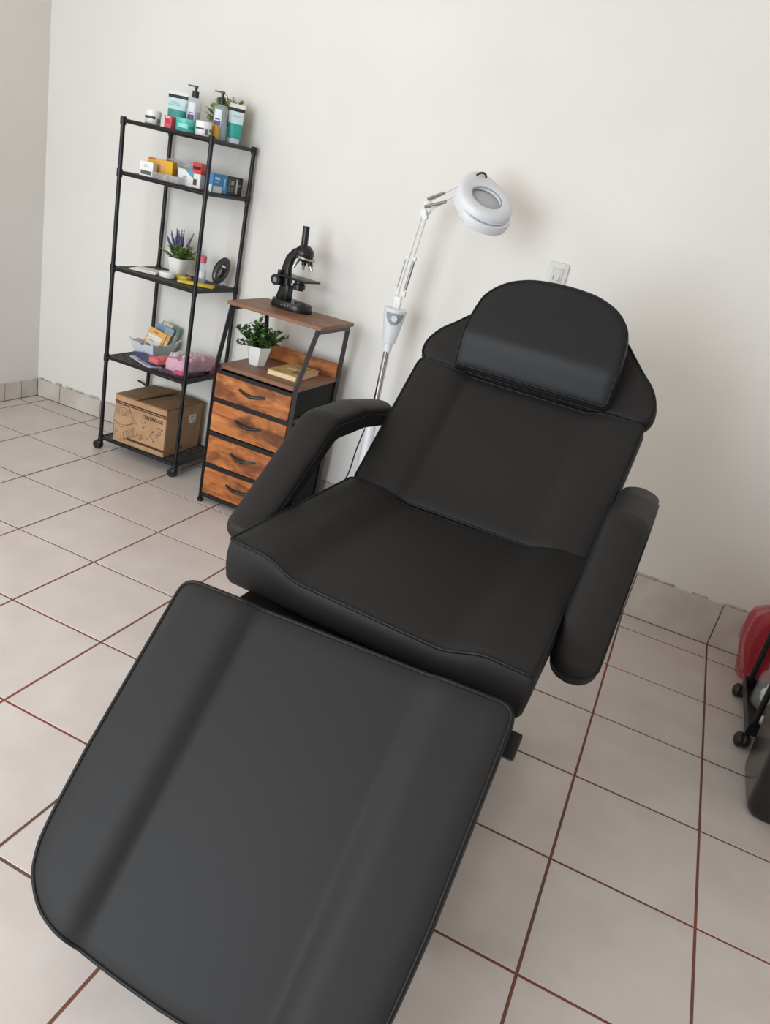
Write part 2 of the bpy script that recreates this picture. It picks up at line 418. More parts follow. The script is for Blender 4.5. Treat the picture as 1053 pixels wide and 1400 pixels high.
# armrests
def armrest(side):
    cx = side*(0.369 if side < 0 else 0.363); hw = 0.045
    key = [(-0.505, 0.577), (-0.46, 0.608), (-0.240, 0.775), (-0.222, 0.785), (-0.20, 0.790), (-0.05, 0.790), (0.085, 0.772)] + ([(0.15, 0.762)] if side < 0 else [])
    pts = []
    for (a, b2) in zip(key, key[1:]):
        k = max(2, int((Vector(b2)-Vector(a)).length/0.004))
        for j in range(k): pts.append(Vector(a).lerp(Vector(b2), j/k))
    pts.append(Vector(key[-1]))
    L = [0]
    for a, b2 in zip(pts, pts[1:]): L.append(L[-1]+(b2-a).length)
    loops = []; pin = []; pout = []
    for i, p in enumerate(pts):
        a = pts[max(0, i-1)]; b2 = pts[min(len(pts)-1, i+1)]; t = (b2-a).normalized(); nn = Vector((-t[1], t[0]))
        d0, d1 = L[i], L[-1]-L[i]
        r0 = 0.045
        f = min(1, math.sqrt(max(0.0, 1-(1-min(1, d0/r0))**2))*1.0 + 0.03, math.sqrt(max(0.0, 1-(1-min(1, d1/0.03))**2))*0.7+0.32)
        w = hw*f; lp = []
        hgt = 0.026*min(1, f*1.3)
        sec = [(-1, -0.03), (-1, -0.004), (-1.0, 0.002)] + [(-math.cos(PI*k/12), hgt*math.sin(PI*k/12)**0.6) for k in range(1, 12)] + [(1.0, 0.002), (1, -0.004), (1, -0.03)]
        for q, (x, z) in enumerate(sec):
            o2 = p + nn*z
            lp.append(Vector((cx+x*w, o2[0], o2[1])))
        loops.append(lp)
        pin.append(Vector((cx-w, p[0], p[1]))); pout.append(Vector((cx+w, p[0], p[1])))
    b = MB(); b.rings(loops, True, True)
    o = b.build('armrest', M_leather, BED, angle=60)
    MB().tube(pin + list(reversed(pout)), 0.0032, 8, closed=True).build('piping', M_leather_dark, o, angle=80)
    MB().tube([(side*0.27, -0.30, 0.53), (cx, -0.30, 0.53), (cx, -0.30, 0.70)], 0.011, 8).build('armrest_bracket', M_blackmetal, BED)
armrest(-1); armrest(1)
# underframe
for sx in (-0.22, 0.22):
    MB().box((sx, -0.37, 0.515), (0.04, 0.52, 0.03), 0.003).build('seat_rail', M_blackmetal, BED)
    MB().box((sx, -0.33, 0.03), (0.05, 0.75, 0.05), 0.004).build('floor_rail', M_blackmetal, BED)
for y in (-0.6, -0.14): MB().box((0, y, 0.515), (0.46, 0.04, 0.03), 0.003).build('cross_rail', M_blackmetal, BED)
for y in (-0.66, 0.0): MB().box((0, y, 0.03), (0.5, 0.05, 0.06), 0.004).build('cross_foot', M_blackmetal, BED)
for sx in (-0.22, 0.22):
    for y0, y1 in ((-0.66, -0.56), (0.0, -0.16)):
        MB().cyl((sx, y0, 0.04), (sx, y1, 0.51), 0.018, n=12).build('leg', M_blackmetal, BED)
o_, u_, v_, n_ = f_leg
for sx in (-0.2, 0.2):
    lb = MB()
    lb.cyl(o_+u_*sx+v_*(-0.5)-n_*0.075, o_+u_*sx+v_*(-0.02)-n_*0.075, 0.013)
    lb.cyl(o_+u_*sx+v_*(-0.02)-n_*0.075, (sx, -0.62, 0.515), 0.013)
    lb.build('leg_rest_support', M_blackmetal, BED)
o2, u2, v2, n2 = frame(-0.091, 0.627, 42.4)
for sx in (-0.2, 0.2):
    lb = MB()
    lb.cyl(o2+u2*sx+v2*0.03-n2*0.10, o2+u2*sx+v2*0.56-n2*0.10, 0.013)
    lb.cyl(o2+u2*sx+v2*0.03-n2*0.10, (sx, -0.14, 0.515), 0.013)
    lb.build('backrest_support', M_blackmetal, BED)
MB().box((0, -0.68, 0.535), (0.52, 0.13, 0.02), 0.003).build('gap_shade_plate', M_blackmetal, BED)  # added black plate standing in for shade in the seat/leg-rest gap
# bracket block and zipper at the side of the leg rest
rotleg = Matrix((u_, v_, n_)).transposed().to_4x4()
c = o_+u_*0.314+v_*(-0.035)-n_*0.075
MB().box(c, (0.036, 0.045, 0.03), 0.003, rot=rotleg).build('hinge_bracket', M_blackmetal, BED, smooth=False)
zp = MB().box(o_+u_*0.313+v_*(-0.085)-n_*0.042, (0.004, 0.010, 0.012), 0.001, rot=rotleg)
zp.box(o_+u_*0.3135+v_*(-0.093)-n_*0.050, (0.002, 0.007, 0.022), 0.0008, rot=rotleg)
zp.build('zipper_pull', M_blackmetal, BED, smooth=False)

# ------------------------------------------------------------------ steel shelving rack
SX0, SX1, SY0, SY1 = 0.617, 1.027, -0.19, 0.10
SZ = [0.062, 0.431, 0.806, 1.174, 1.362]
RK = thing('shelving_rack', 'tall narrow black metal shelving rack on casters against white wall', 'shelf', ((SX0+SX1)/2, (SY0+SY1)/2, 0))
hx, hy = (SX1-SX0)/2, (SY1-SY0)/2
for sx in (-1, 1):
    for sy in (-1, 1):
        MB().cyl((sx*hx, sy*hy, 0.05), (sx*hx, sy*hy, SZ[-1]+0.004), 0.0085, n=14).build('post', M_blackmetal, RK)
        cs = MB()
        dx = -0.012 if sy < 0 else 0.01
        for w in (-0.008, 0.008):
            cs.cyl((sx*hx+dx, sy*hy+w-0.005, 0.0185), (sx*hx+dx, sy*hy+w+0.005, 0.0185), 0.0185, n=18)
        cs.sphere((sx*hx+dx*0.6, sy*hy, 0.028), 0.016, (1.2, 1, 0.9))
        cs.cyl((sx*hx, sy*hy, 0.03), (sx*hx, sy*hy, 0.055), 0.008, n=10)
        cs.build('caster', M_blackplastic, RK)
for k, z in enumerate(SZ):
    sh = MB()
    for sy in (-1, 1): sh.cyl((-hx, sy*hy, z-0.008), (hx, sy*hy, z-0.008), 0.0075, n=10)
    for sx in (-1, 1): sh.cyl((sx*hx, -hy, z-0.008), (sx*hx, hy, z-0.008), 0.0075, n=10)
    for sx in (-1, 1):
        for sy in (-1, 1): sh.cyl((sx*hx, sy*hy, z-0.024), (sx*hx, sy*hy, z+0.006), 0.0115, n=12)
    s_o = sh.build('shelf_frame', M_blackmetal, RK)
    pn_ = MB()
    for q in range(9):
        y = -hy + 2*hy*(q+0.5)/9
        pn_.box((0, y, z-0.004), (2*hx-0.012, 0.021, 0.004))
    for q in range(5):
        x = -hx + 2*hx*(q+0.5)/5
        pn_.box((x, 0, z-0.0085), (0.014, 2*hy-0.01, 0.004))
    pn_.build('shelf_panel', M_meshpanel, s_o, smooth=False)
MB().tube([(-0.265, 0.150, 0.262), (-0.235, 0.150, 0.256), (-0.205, 0.147, 0.246), (-0.16, 0.146, 0.235)], 0.005, 8).build('brace_rod', M_blackmetal, RK)

# ------------------------------------------------------------------ packaged goods helpers
def cmat(rgb, rough=0.45): return mat('print_%02x%02x%02x' % rgb, rgb, rough)
def pack(name, label, cat, x, y, z, w, d, h, rz, col, prints=(), group=None, tilt=None, body=None):
    t = thing(name, label, cat, (x, y, z), rz, group)
    if tilt: t.rotation_euler = (tilt[0], tilt[1], rz)
    MB().box((0, 0, h/2), (w, d, h), 0.0012, seg=1).build('carton_body', body or cmat(col), t, smooth=False)
    for face, u0, v0, u1, v1, c in prints:
        e = 0.0006; m = MB(); uc, vc, us, vs_ = (u0+u1)/2-0.5, (v0+v1)/2, u1-u0, v1-v0
        if face == 'f': m.box((uc*w, -d/2-e/2, vc*h), (us*w, e, vs_*h))
        elif face == 'r': m.box((w/2+e/2, uc*d, vc*h), (e, us*d, vs_*h))
        elif face == 't': m.box((uc*w, (vc-0.5)*d, h+e/2), (us*w, vs_*d, e))
        m.build('print', cmat(c), t, smooth=False)
    return t
AZ = math.radians(-52)
def jar(name, label, cat, x, y, z, r, h, col, lidcol, bands=(), lidh=0.4, group=None, rough=0.35):
    t = thing(name, label, cat, (x, y, z), 0, group)
    hb = h*(1-lidh)
    MB().lathe([(0, 0), (r*0.93, 0), (r*0.97, 0.003), (r*0.97, hb), (0, hb)], 26).build('jar_body', cmat(col, rough), t)
    MB().lathe([(0, hb), (r, hb), (r, h-0.003), (r-0.003, h), (0, h)], 26).build('lid', cmat(lidcol, rough), t)
    for z0, z1, a0, a1, c in bands:
        rr = (r if z0 > hb else r*0.97)+0.0005
        MB().lathe([(rr, z0), (rr, z1)], 16, None, AZ+a0, AZ+a1).build('label_band', cmat(c), t)
    return t
def tube_pack(name, label, x, y, z, w, h, rz, bands, tilt=0.0):
    # squeeze tube standing on its cap, flat crimp at the top; bands = (v0, v1, colour)
    t = thing(name, label, 'tube', (x, y, z), rz); t.rotation_euler = (tilt, 0, rz)
    cap = 0.018
    MB().lathe([(0, 0), (w*0.34, 0), (w*0.36, cap), (0, cap)], 24, Matrix.Diagonal((1, 0.8, 1, 1))).build('cap', cmat((226, 236, 236)), t)
    def loop(v, n=32):
        zz = cap+(h-cap)*v; e = 1-v
        rx = w*(0.40+0.10*v); ry = max(0.0015, w*0.34*e**0.7)
        return [Vector((rx*math.cos(2*PI*i/n), ry*math.sin(2*PI*i/n), zz)) for i in range(n)]
    for k, (v0, v1, c) in enumerate(bands):
        ls = [loop(v0+(v1-v0)*i/6) for i in range(7)]
        MB().rings(ls, True, True).build('tube_body' if k == 0 else 'printed_band', cmat(c), t, angle=60)
    return t
def text_lines(t, face_y, x0, x1, zs, c, th=0.0012):
    for k, z in enumerate(zs):
        m = MB(); m.box(((x0+x1)/2, face_y, z), ((x1-x0)*(1-0.12*(k % 3)), 0.0006, th)); m.build('print', cmat(c), t, smooth=False)
M_bottle = mat('clear_bottle', (214, 224, 232), 0.08, alpha=0.3)
M_gel = mat('clear_blue_gel', (140, 166, 188), 0.12, alpha=0.4)
M_clearbox = mat('clear_plastic_box', (200, 202, 200), 0.1, alpha=0.38)
def pump(name, label, x, y, z, r, hb, htot, rz):
    t = thing(name, label, 'bottle', (x, y, z), rz)
    MB().lathe([(0, 0), (r*0.95, 0), (r, 0.004), (r, hb*0.86), (r*0.85, hb*0.93), (r*0.42, hb), (0, hb)], 26).build('bottle_body', M_bottle, t)
    MB().lathe([(0, 0.004), (r*0.9, 0.005), (r*0.9, hb*0.62), (0, hb*0.62)], 20).build('liquid', M_gel, t)
    MB().lathe([(r*0.48, hb), (r*0.48, hb+0.022), (r*0.2, hb+0.024), (r*0.2, htot-0.006)], 18).build('pump_collar', M_blackplastic, t)
    p = MB().cyl((0, 0, htot-0.007), (0, 0, htot), r*0.3, n=12)
    p.box((-0.014, 0, htot-0.003), (0.036, 0.008, 0.005), 0.001)
    p.build('pump_nozzle', mat('grey_pump', (70, 68, 70), 0.4), t)
    a = AZ-rz
    MB().lathe([(r+0.0006, hb*0.30), (r+0.0006, hb*0.84)], 14, None, a-1.0, a+0.1).build('label', cmat((222, 222, 232)), t)
    MB().lathe([(r+0.0010, hb*0.30), (r+0.0010, hb*0.52)], 14, None, a-0.95, a+0.0).build('label', cmat((92, 74, 128)), t)
    MB().lathe([(r+0.0010, hb*0.55), (r+0.0010, hb*0.58)], 14, None, a-0.8, a-0.1).build('label', cmat((60, 56, 84)), t)
    return t
def leaves(pts, size, spread, rng, b, flat=0.5):
    for p, d in pts:
        L = size*rng.uniform(0.7, 1.25); w = L*rng.uniform(0.32, 0.45)
        d = (Vector(d)+Vector((rng.uniform(-1, 1), rng.uniform(-1, 1), rng.uniform(-0.6, 0.8)))*spread).normalized()
        sd = d.cross(Vector((rng.uniform(-0.4, 0.4), rng.uniform(-0.4, 0.4), 1))).normalized()
        nn = sd.cross(d)
        p = Vector(p)
        a = [p, p+d*L*0.45+sd*w, p+d*L*0.45-nn*w*0.25, p+d*L*0.45-sd*w, p+d*L]
        vs = [b.bm.verts.new(q) for q in a]
        b.bm.faces.new((vs[0], vs[1], vs[2])); b.bm.faces.new((vs[0], vs[2], vs[3]))
        b.bm.faces.new((vs[1], vs[4], vs[2])); b.bm.faces.new((vs[2], vs[4], vs[3]))

# ------------------------------------------------------------------ top shelf goods
z5 = SZ[4]
jar('cream_jar', 'white screw-lid cream jar standing apart from the other goods on rack top', 'jar', 0.690, -0.11, z5, 0.031, 0.052, (226, 224, 220), (236, 234, 230),
    [(0.020, 0.029, -1.3, 0.3, (48, 48, 50)), (0.001, 0.004, -1.2, 0.9, (120, 118, 116)), (0.008, 0.024, 0.55, 1.1, (128, 126, 128))], 0.42)
t = tube_pack('squeeze_tube', 'wide white and mint squeeze tube with dark band behind teal tin', 0.738, -0.03, z5, 0.088, 0.138, 0.15,
    [(0, 0.46, (62, 150, 138)), (0.46, 0.80, (200, 226, 226)), (0.80, 0.90, (44, 46, 50)), (0.90, 1.0, (228, 230, 228))])
text_lines(t, -0.024, -0.028, 0.022, (0.088, 0.094, 0.100), (120, 160, 160))
pack('small_box', 'small coral red box beside the teal tin on rack top', 'box', 0.800, -0.145, z5, 0.032, 0.03, 0.042, 0.0, (214, 88, 96), [('f', 0.1, 0.35, 0.8, 0.75, (190, 52, 66)), ('f', 0.2, 0.8, 0.75, 0.95, (236, 190, 190))])
jar('cream_tin', 'round teal tin in front of the wide squeeze tube', 'tin', 0.857, -0.12, z5, 0.041, 0.045, (84, 186, 170), (98, 198, 184),
    [(0.010, 0.026, -0.9, 0.1, (150, 220, 214)), (0.012, 0.022, 0.3, 0.7, (40, 140, 126)), (0.008, 0.012, -0.9, -0.1, (36, 130, 118))], 0.2)
pump('pump_bottle', 'clear pump bottle with purple label between tube and white jar', 0.828, -0.045, z5, 0.0265, 0.128, 0.170, 0.25)
jar('cream_jar', 'white cream jar with dark band between two pump bottles', 'jar', 0.946, -0.135, z5, 0.030, 0.049, (228, 226, 222), (238, 236, 232),
    [(0.020, 0.026, -1.2, 0.0, (52, 52, 54)), (0.004, 0.024, 0.2, 0.55, (104, 100, 110)), (0.018, 0.025, 0.8, 1.2, (70, 70, 72))], 0.42)
pack('small_box', 'small mustard yellow box squeezed behind white jar on rack top', 'box', 0.960, -0.085, z5, 0.03, 0.02, 0.048, 0.0, (216, 166, 62))
pump('pump_bottle', 'clear pump bottle with purple label in front of leafy plant', 0.952, -0.045, z5, 0.0275, 0.124, 0.168, 0.25)
t = tube_pack('squeeze_tube', 'tall slim white and teal squeeze tube beside the leafy plant', 0.982, 0.015, z5, 0.064, 0.140, 0.75,
    [(0, 0.43, (44, 164, 154)), (0.43, 0.78, (214, 232, 234)), (0.78, 0.88, (40, 42, 46)), (0.88, 1.0, (232, 232, 228))])
text_lines(t, -0.020, -0.016, 0.016, (0.094, 0.099), (130, 160, 164))
rng = random.Random(11)
t = thing('potted_plant', 'bushy yellow-green artificial plant in pale grey pot behind pump bottle', 'plant', (0.905, 0.06, z5))
MB().lathe([(0, 0), (0.03, 0), (0.036, 0.055), (0.032, 0.055), (0.030, 0.045), (0, 0.045)], 22).build('pot', cmat((176, 186, 180)), t)
fb = MB(); sb = MB()
for k in range(110):
    a = rng.uniform(0, 2*PI); rr = rng.uniform(0.01, 0.09); H = rng.uniform(0.075, 0.165)*(1-0.2*(rr/0.09)**2)
    tip = Vector((rr*math.cos(a), rr*math.sin(a)*0.45, H))
    sb.tube([(0.01*math.cos(a), 0.01*math.sin(a), 0.04), tip*0.55+Vector((0, 0, 0.02)), tip], 0.0008, 4)
    for q in range(14):
        f = 0.35+0.65*q/13; p = Vector((0.01*math.cos(a), 0.01*math.sin(a), 0.04)).lerp(tip, f)
        leaves([(p, (math.cos(a)*0.6, math.sin(a)*0.6, 0.7))], 0.014, 0.8, rng, fb)
fb.build('foliage', M_leafy, t, smooth=False); sb.build('stems', M_stem, t)

# ------------------------------------------------------------------ second shelf goods
z4 = SZ[3]
pack('medicine_box', 'small white box with dark grey label beside yellow box', 'box', 0.712, -0.14, z4, 0.060, 0.03, 0.054, 0.12, (236, 234, 230), [('f', 0.12, 0.12, 0.88, 0.38, (84, 84, 84)), ('f', 0.35, 0.6, 0.65, 0.8, (206, 204, 200))])
pack('medicine_box', 'yellow and orange box with dark red strip behind small white box', 'box', 0.735, -0.085, z4, 0.118, 0.03, 0.072, 0.02, (232, 180, 44), [('f', 0.36, 0.16, 0.72, 0.34, (120, 40, 30)), ('f', 0.38, 0.42, 0.72, 0.85, (240, 168, 110)), ('f', 0.02, 0.90, 0.3, 0.99, (206, 96, 36)), ('r', 0.05, 0.02, 0.95, 0.98, (214, 160, 40))])
t = thing('clear_case', 'flat clear plastic case lying at front of second shelf', 'case', (0.822, -0.155, z4), 0.0)
MB().box((0, 0, 0.013), (0.125, 0.045, 0.026), 0.002).build('case_shell', M_clearbox, t)
MB().box((-0.045, -0.010, 0.009), (0.035, 0.012, 0.006), 0.001).build('case_contents', cmat((110, 106, 102)), t)
MB().box((-0.008, 0.0, 0.012), (0.012, 0.02, 0.016), 0.003).build('case_contents', cmat((210, 190, 170)), t)
t = thing('clear_case', 'upright clear plastic case with white rim at back of second shelf', 'case', (0.775, 0.0, z4), 0.05)
MB().box((0, 0, 0.038), (0.125, 0.05, 0.075), 0.003).build('case_shell', M_clearbox, t)
MB().box((0, 0, 0.078), (0.13, 0.054, 0.006), 0.001).build('case_lid', mat('frosted_lid', (206, 206, 204), 0.3, alpha=0.7), t)
pack('small_box', 'small brown box tucked between yellow box and white carton', 'box', 0.815, -0.06, z4, 0.035, 0.03, 0.05, 0.0, (112, 76, 50))
t = pack('medicine_box', 'white carton with blue slanted corner beside brown box', 'box', 0.876, -0.105, z4, 0.078, 0.03, 0.058, -0.06, (230, 230, 228), [('f', 0.35, 0.45, 0.6, 0.6, (170, 182, 190)), ('f', 0.3, 0.3, 0.65, 0.36, (190, 196, 200))])
pb = MB(); pb.prism([(0.039, 0.058), (-0.005, 0.058), (0.039, 0.030)], 0, 0.0007, Matrix(((1, 0, 0, 0), (0, 0, -1, -0.015), (0, 1, 0, 0), (0, 0, 0, 1)))); pb.build('print', cmat((92, 152, 184)), t, smooth=False)
pack('medicine_box', 'upright white box with red top behind the front post', 'box', 0.928, -0.10, z4, 0.042, 0.045, 0.092, -0.05, (228, 224, 214), [('f', 0.0, 0.56, 1.0, 1.0, (196, 64, 62)), ('f', 0.05, 0.72, 0.95, 0.84, (52, 40, 42)), ('f', 0.2, 0.1, 0.62, 0.34, (74, 62, 52)), ('r', 0.0, 0.56, 1.0, 1.0, (204, 84, 80))])
pack('medicine_box', 'blue and white box next to black box', 'box', 0.992, -0.078, z4, 0.034, 0.098, 0.068, 0.0, (40, 128, 188), [('r', 0.05, 0.0, 0.62, 0.36, (214, 218, 214)), ('r', 0.12, 0.70, 0.45, 0.82, (206, 226, 236)), ('r', 0.12, 0.52, 0.42, 0.60, (120, 180, 214)), ('r', 0.74, 0.2, 0.84, 0.8, (150, 200, 226)), ('f', 0.1, 0.0, 0.9, 0.4, (210, 214, 212))])
pack('medicine_box', 'black box with white lettering next to blue box', 'box', 0.990, 0.026, z4, 0.036, 0.106, 0.068, 0.0, (38, 36, 38), [('r', 0.08, 0.15, 0.16, 0.85, (110, 106, 108)), ('r', 0.22, 0.55, 0.40, 0.78, (150, 146, 146)), ('r', 0.24, 0.2, 0.40, 0.45, (96, 92, 94)), ('r', 0.56, 0.1, 0.66, 0.9, (190, 188, 186)), ('r', 0.70, 0.5, 0.86, 0.62, (120, 118, 118))])

# ------------------------------------------------------------------ third shelf goods
z3 = SZ[2]
t = thing('paper_packet', 'flat white paper packet lying on third shelf beside round tin', 'packet', (0.715, -0.095, z3), 0.25)
MB().box((0, 0, 0.003), (0.115, 0.10, 0.006), 0.0015).build('packet_body', cmat((222, 216, 208)), t)
MB().box((0.005, -0.004, 0.0085), (0.10, 0.085, 0.004), 0.001, rot=0.1).build('packet_sheet', cmat((232, 226, 218)), t)
jar('round_tin', 'low round white tin on third shelf before lavender pot', 'tin', 0.815, -0.095, z3, 0.032, 0.022, (226, 228, 226), (236, 238, 236), (), 0.5)
t = thing('yellow_packet', 'small yellow packet behind round white tin', 'packet', (0.838, -0.035, z3), 0.2)
MB().box((0, 0, 0.006), (0.075, 0.05, 0.012), 0.003).build('packet_body', cmat((212, 186, 60)), t)
MB().box((-0.03, 0.02, 0.006), (0.06, 0.05, 0.008), 0.002).build('packet_leaflet', cmat((170, 164, 120)), t)
t = thing('yellow_packet', 'long flat yellow packet lying before pink-capped bottle', 'packet', (0.955, -0.085, z3), 0.42)
MB().box((0, 0, 0.0055), (0.145, 0.052, 0.011), 0.004).build('packet_body', cmat((216, 184, 40)), t)
MB().box((0.005, 0, 0.0115), (0.08, 0.025, 0.001)).build('print', cmat((196, 158, 34)), t)
def square_pot(t, w0, w1, h, m, rz=0.3, facet=4):
    lo = []
    for w, z in ((w0, 0), (w0*1.02, 0.002), (w1, h-0.002), (w1, h), (w1-0.006, h), (w1-0.01, h-0.012)):
        lo.append([Vector((w*0.62*math.cos(rz+2*PI*i/facet), w*0.62*math.sin(rz+2*PI*i/facet), z)) for i in range(facet)])
    MB().rings(lo, True, True).build('pot', m, t, smooth=False)
rng = random.Random(5)
t = thing('potted_lavender', 'artificial lavender with green leaves in white pot on third shelf', 'plant', (0.780, 0.02, z3))
lo = []
for w, z in ((0.036, 0), (0.037, 0.003), (0.050, 0.078), (0.047, 0.078), (0.045, 0.065)):
    lo.append([Vector((w*math.copysign(abs(math.cos(a))**0.6, math.cos(a)), w*math.copysign(abs(math.sin(a))**0.6, math.sin(a)), z)) for a in [2*PI*i/28+0.3 for i in range(28)]])
MB().rings(lo, True, True).build('pot', M_white, t)
fb = MB(); sb = MB(); fl_ = MB()
for k in range(60):
    a = rng.uniform(0, 2*PI); el = rng.uniform(0.1, 1.1); r_ = rng.uniform(0.055, 0.092)
    tip = Vector((math.cos(a)*math.cos(el)*r_, math.sin(a)*math.cos(el)*r_, 0.075+math.sin(el)*r_*0.75))
    sb.tube([(0, 0, 0.06), tip], 0.001, 4)
    for q in range(7):
        p = Vector((0, 0, 0.07)).lerp(tip, 0.4+0.6*q/6); leaves([(p, (math.cos(a), math.sin(a), 0.5))], 0.019, 0.7, rng, fb)
for k in range(15):
    a = rng.uniform(0, 2*PI); sp = rng.uniform(0.01, 0.085); H = rng.uniform(0.145, 0.205)
    if k < 9: a = rng.uniform(2.4, 4.4); 
    base = Vector((0.01*math.cos(a), 0.01*math.sin(a), 0.07)); tip = Vector((sp*math.cos(a), sp*math.sin(a), H))
    sb.tube([base, tip], 0.001, 4)
    for q in range(11):
        p = base.lerp(tip, 0.5+0.5*q/10); s_ = 0.0052*(1-0.55*q/10)
        for e in range(4):
            aa = e*PI/2+q; pp = p+Vector((math.cos(aa), math.sin(aa), 0))*s_*0.8
            fl_.sphere(pp, s_*0.75, (1, 1, 1.3), 5, 4)
fb.build('foliage', M_leafm, t, smooth=False); sb.build('stems', M_stem, t); fl_.build('flower_spikes', M_lav, t); t.scale = (0.80, 0.80, 0.92)
t = thing('small_bottle', 'small clear bottle with pink cap behind front post of rack', 'bottle', (0.905, 0.015, z3))
MB().lathe([(0, 0), (0.019, 0), (0.02, 0.003), (0.019, 0.05), (0.013, 0.07), (0.012, 0.082), (0, 0.082)], 20).build('bottle_body', M_bottle, t)
MB().lathe([(0, 0.08), (0.015, 0.08), (0.016, 0.104), (0.013, 0.108), (0, 0.108)], 20).build('cap', cmat((200, 86, 110)), t)
MB().lathe([(0.0195, 0.018), (0.019, 0.045)], 14, None, AZ-0.9, AZ+0.9).build('label', cmat((232, 226, 226)), t)
t = thing('boxed_device', 'black oval handheld device in clear wrap leaning by rack post', 'device', (0.965, 0.03, z3+0.006), 0.62)
t.rotation_euler = (math.radians(-12), math.radians(22), 0.75)
MB().sphere((0, 0, 0.062), 0.06, (0.54, 0.26, 1.0), 20, 14).build('device_body', mat('gloss_black', (24, 24, 26), 0.2), t)
MB().box((-0.004, -0.0145, 0.050), (0.009, 0.004, 0.03), 0.0015).build('display_strip', cmat((120, 120, 120)), t)
MB().box((0.0, -0.0140, 0.080), (0.016, 0.003, 0.009), 0.001).build('display_strip', cmat((200, 200, 198)), t)
MB().box((0.004, 0.004, 0.072), (0.062, 0.034, 0.142), 0.008).build('clear_wrap', mat('clear_wrap', (225, 226, 226), 0.1, alpha=0.05), t)

# ------------------------------------------------------------------ fourth shelf goods
z2 = SZ[1]
t = thing('scalloped_box', 'white open box with wavy scalloped rim holding sachets', 'box', (0.716, -0.005, z2), 0.0)
bw0, bd0, bw1, bd1, bh = 0.044, 0.056, 0.062, 0.090, 0.070
def sb_pt(i, f, n, k):
    # k = side, i in 0..n along, f = height fraction
    u = i/n*2-1
    w = bw0+(bw1-bw0)*f; d = bd0+(bd1-bd0)*f
    return [(u*w, -d), (w, u*d), (-u*w, d), (-w, -u*d)][k]
M_scal = mat('pale_white_card', (222, 226, 230), 0.5)
n = 16
outer = []; inner = []
for k in range(4):
    for i in range(n):
        u = i/n*2-1
        top = 0.96 + 0.26*abs(u)**3 - 0.07*math.cos(u*PI*2.5)
        outer.append((k, i, top))
bo = MB(); lo = []
for f in (0, 0.5, 1.0):
    lo.append([Vector((*sb_pt(i, f*top, n, k), bh*f*top)) for k, i, top in outer])
for f in (1.0, 0.5, 0.03):
    lo.append([Vector((sb_pt(i, f*top, n, k)[0]*0.96, sb_pt(i, f*top, n, k)[1]*0.97, bh*f*top)) for k, i, top in outer])
bo.rings(lo, True, True).build('box_body', M_scal, t, angle=30)
# sachets standing in the box
def sachet(label, x, y, w, h, col, prints, tilt, rz, dz=0.018):
    x += 0.004; y -= 0.006; tilt = (tilt[0], tilt[1]*0.8)
    t = thing('mask_sachet', label, 'sachet', (x, y, z2+dz), rz, 'sachets in the scalloped box'); t.rotation_euler = (tilt[0], tilt[1], rz)
    MB().box((0, 0, h/2), (w, 0.004, h), 0.0012, seg=1).build('sachet_body', cmat(col), t, smooth=False)
    for u0, v0, u1, v1, c in prints:
        MB().box((((u0+u1)/2-0.5)*w, -0.0023, (v0+v1)/2*h), ((u1-u0)*w, 0.0006, (v1-v0)*h)).build('print', cmat(c), t, smooth=False)
    return t
sachet('orange sachet with white panel standing foremost in scalloped box', 0.688, 0.0, 0.082, 0.105, (226, 162, 52), [(0.08, 0.05, 0.86, 0.74, (232, 224, 206)), (0.3, 0.84, 0.6, 0.9, (150, 96, 30)), (0.14, 0.1, 0.5, 0.3, (206, 172, 110)), (0.16, 0.46, 0.6, 0.5, (150, 140, 120)), (0.16, 0.58, 0.5, 0.61, (170, 160, 140))], (math.radians(-10), math.radians(20), 0.25)[:2], 0.30)
sachet('orange sachet with cream edge second in scalloped box', 0.704, 0.012, 0.08, 0.10, (214, 150, 44), [(0.1, 0.05, 0.95, 0.7, (226, 206, 168))], (math.radians(-10), math.radians(20)), 0.32)
sachet('blue and white sachet between orange and green ones', 0.700, 0.034, 0.082, 0.122, (120, 148, 168), [(0.05, 0.6, 0.5, 0.95, (84, 124, 160)), (0.5, 0.5, 0.95, 0.8, (214, 216, 206)), (0.1, 0.1, 0.9, 0.45, (74, 84, 62))], (math.radians(-12), math.radians(16)), 0.34)
sachet('dark green sachet with cream top standing hindmost in scalloped box', 0.712, 0.056, 0.088, 0.132, (84, 108, 84), [(0.05, 0.78, 0.55, 0.98, (206, 190, 150)), (0.6, 0.84, 0.98, 0.96, (54, 84, 66)), (0.5, 0.1, 0.9, 0.7, (196, 198, 176))], (math.radians(-12), math.radians(16)), 0.36)
# folded clothes
def cloth(name, label, pts, z0, th, m, seed, prints=None, dz=0.004):
    xs_ = [p[0] for p in pts]; ys_ = [p[1] for p in pts]; cx, cy = sum(xs_)/len(xs_), sum(ys_)/len(ys_)
    t = thing(name, label, 'clothing', (cx, cy, z0), 0, 'folded clothes on the rack')
    ol = densify(round_poly([(p[0]-cx, p[1]-cy) for p in pts], [0.012]*len(pts), 4), 0.006)
    def nz(x, y, z): return noise.noise(Vector((x*38+seed*7.1, y*38-seed*3.3, z*20+seed)))
    loops = []
    for f, sc in ((0, 0.97), (0.12, 1.0), (0.45, 0.985), (0.55, 1.0), (0.88, 0.99), (1.0, 0.96)):
        loops.append([Vector((p[0]*sc*(1+0.05*nz(p[0], p[1], f)), p[1]*sc*(1+0.05*nz(p[1], p[0], f)), max(0.0, th*f+(dz*nz(p[0], p[1], 3) if f > 0.2 else 0)))) for p in ol])
    for k in range(1, 9):
        sc = 0.96*(1-k/9)
        loops.append([Vector((p[0]*sc, p[1]*sc, th*(1.06)+dz*2.4*nz(p[0]*sc, p[1]*sc, 5))) for p in ol])
    b_ = MB(); b_.rings(loops, True, True); o = b_.build('garment', m, t, angle=80)
    return t
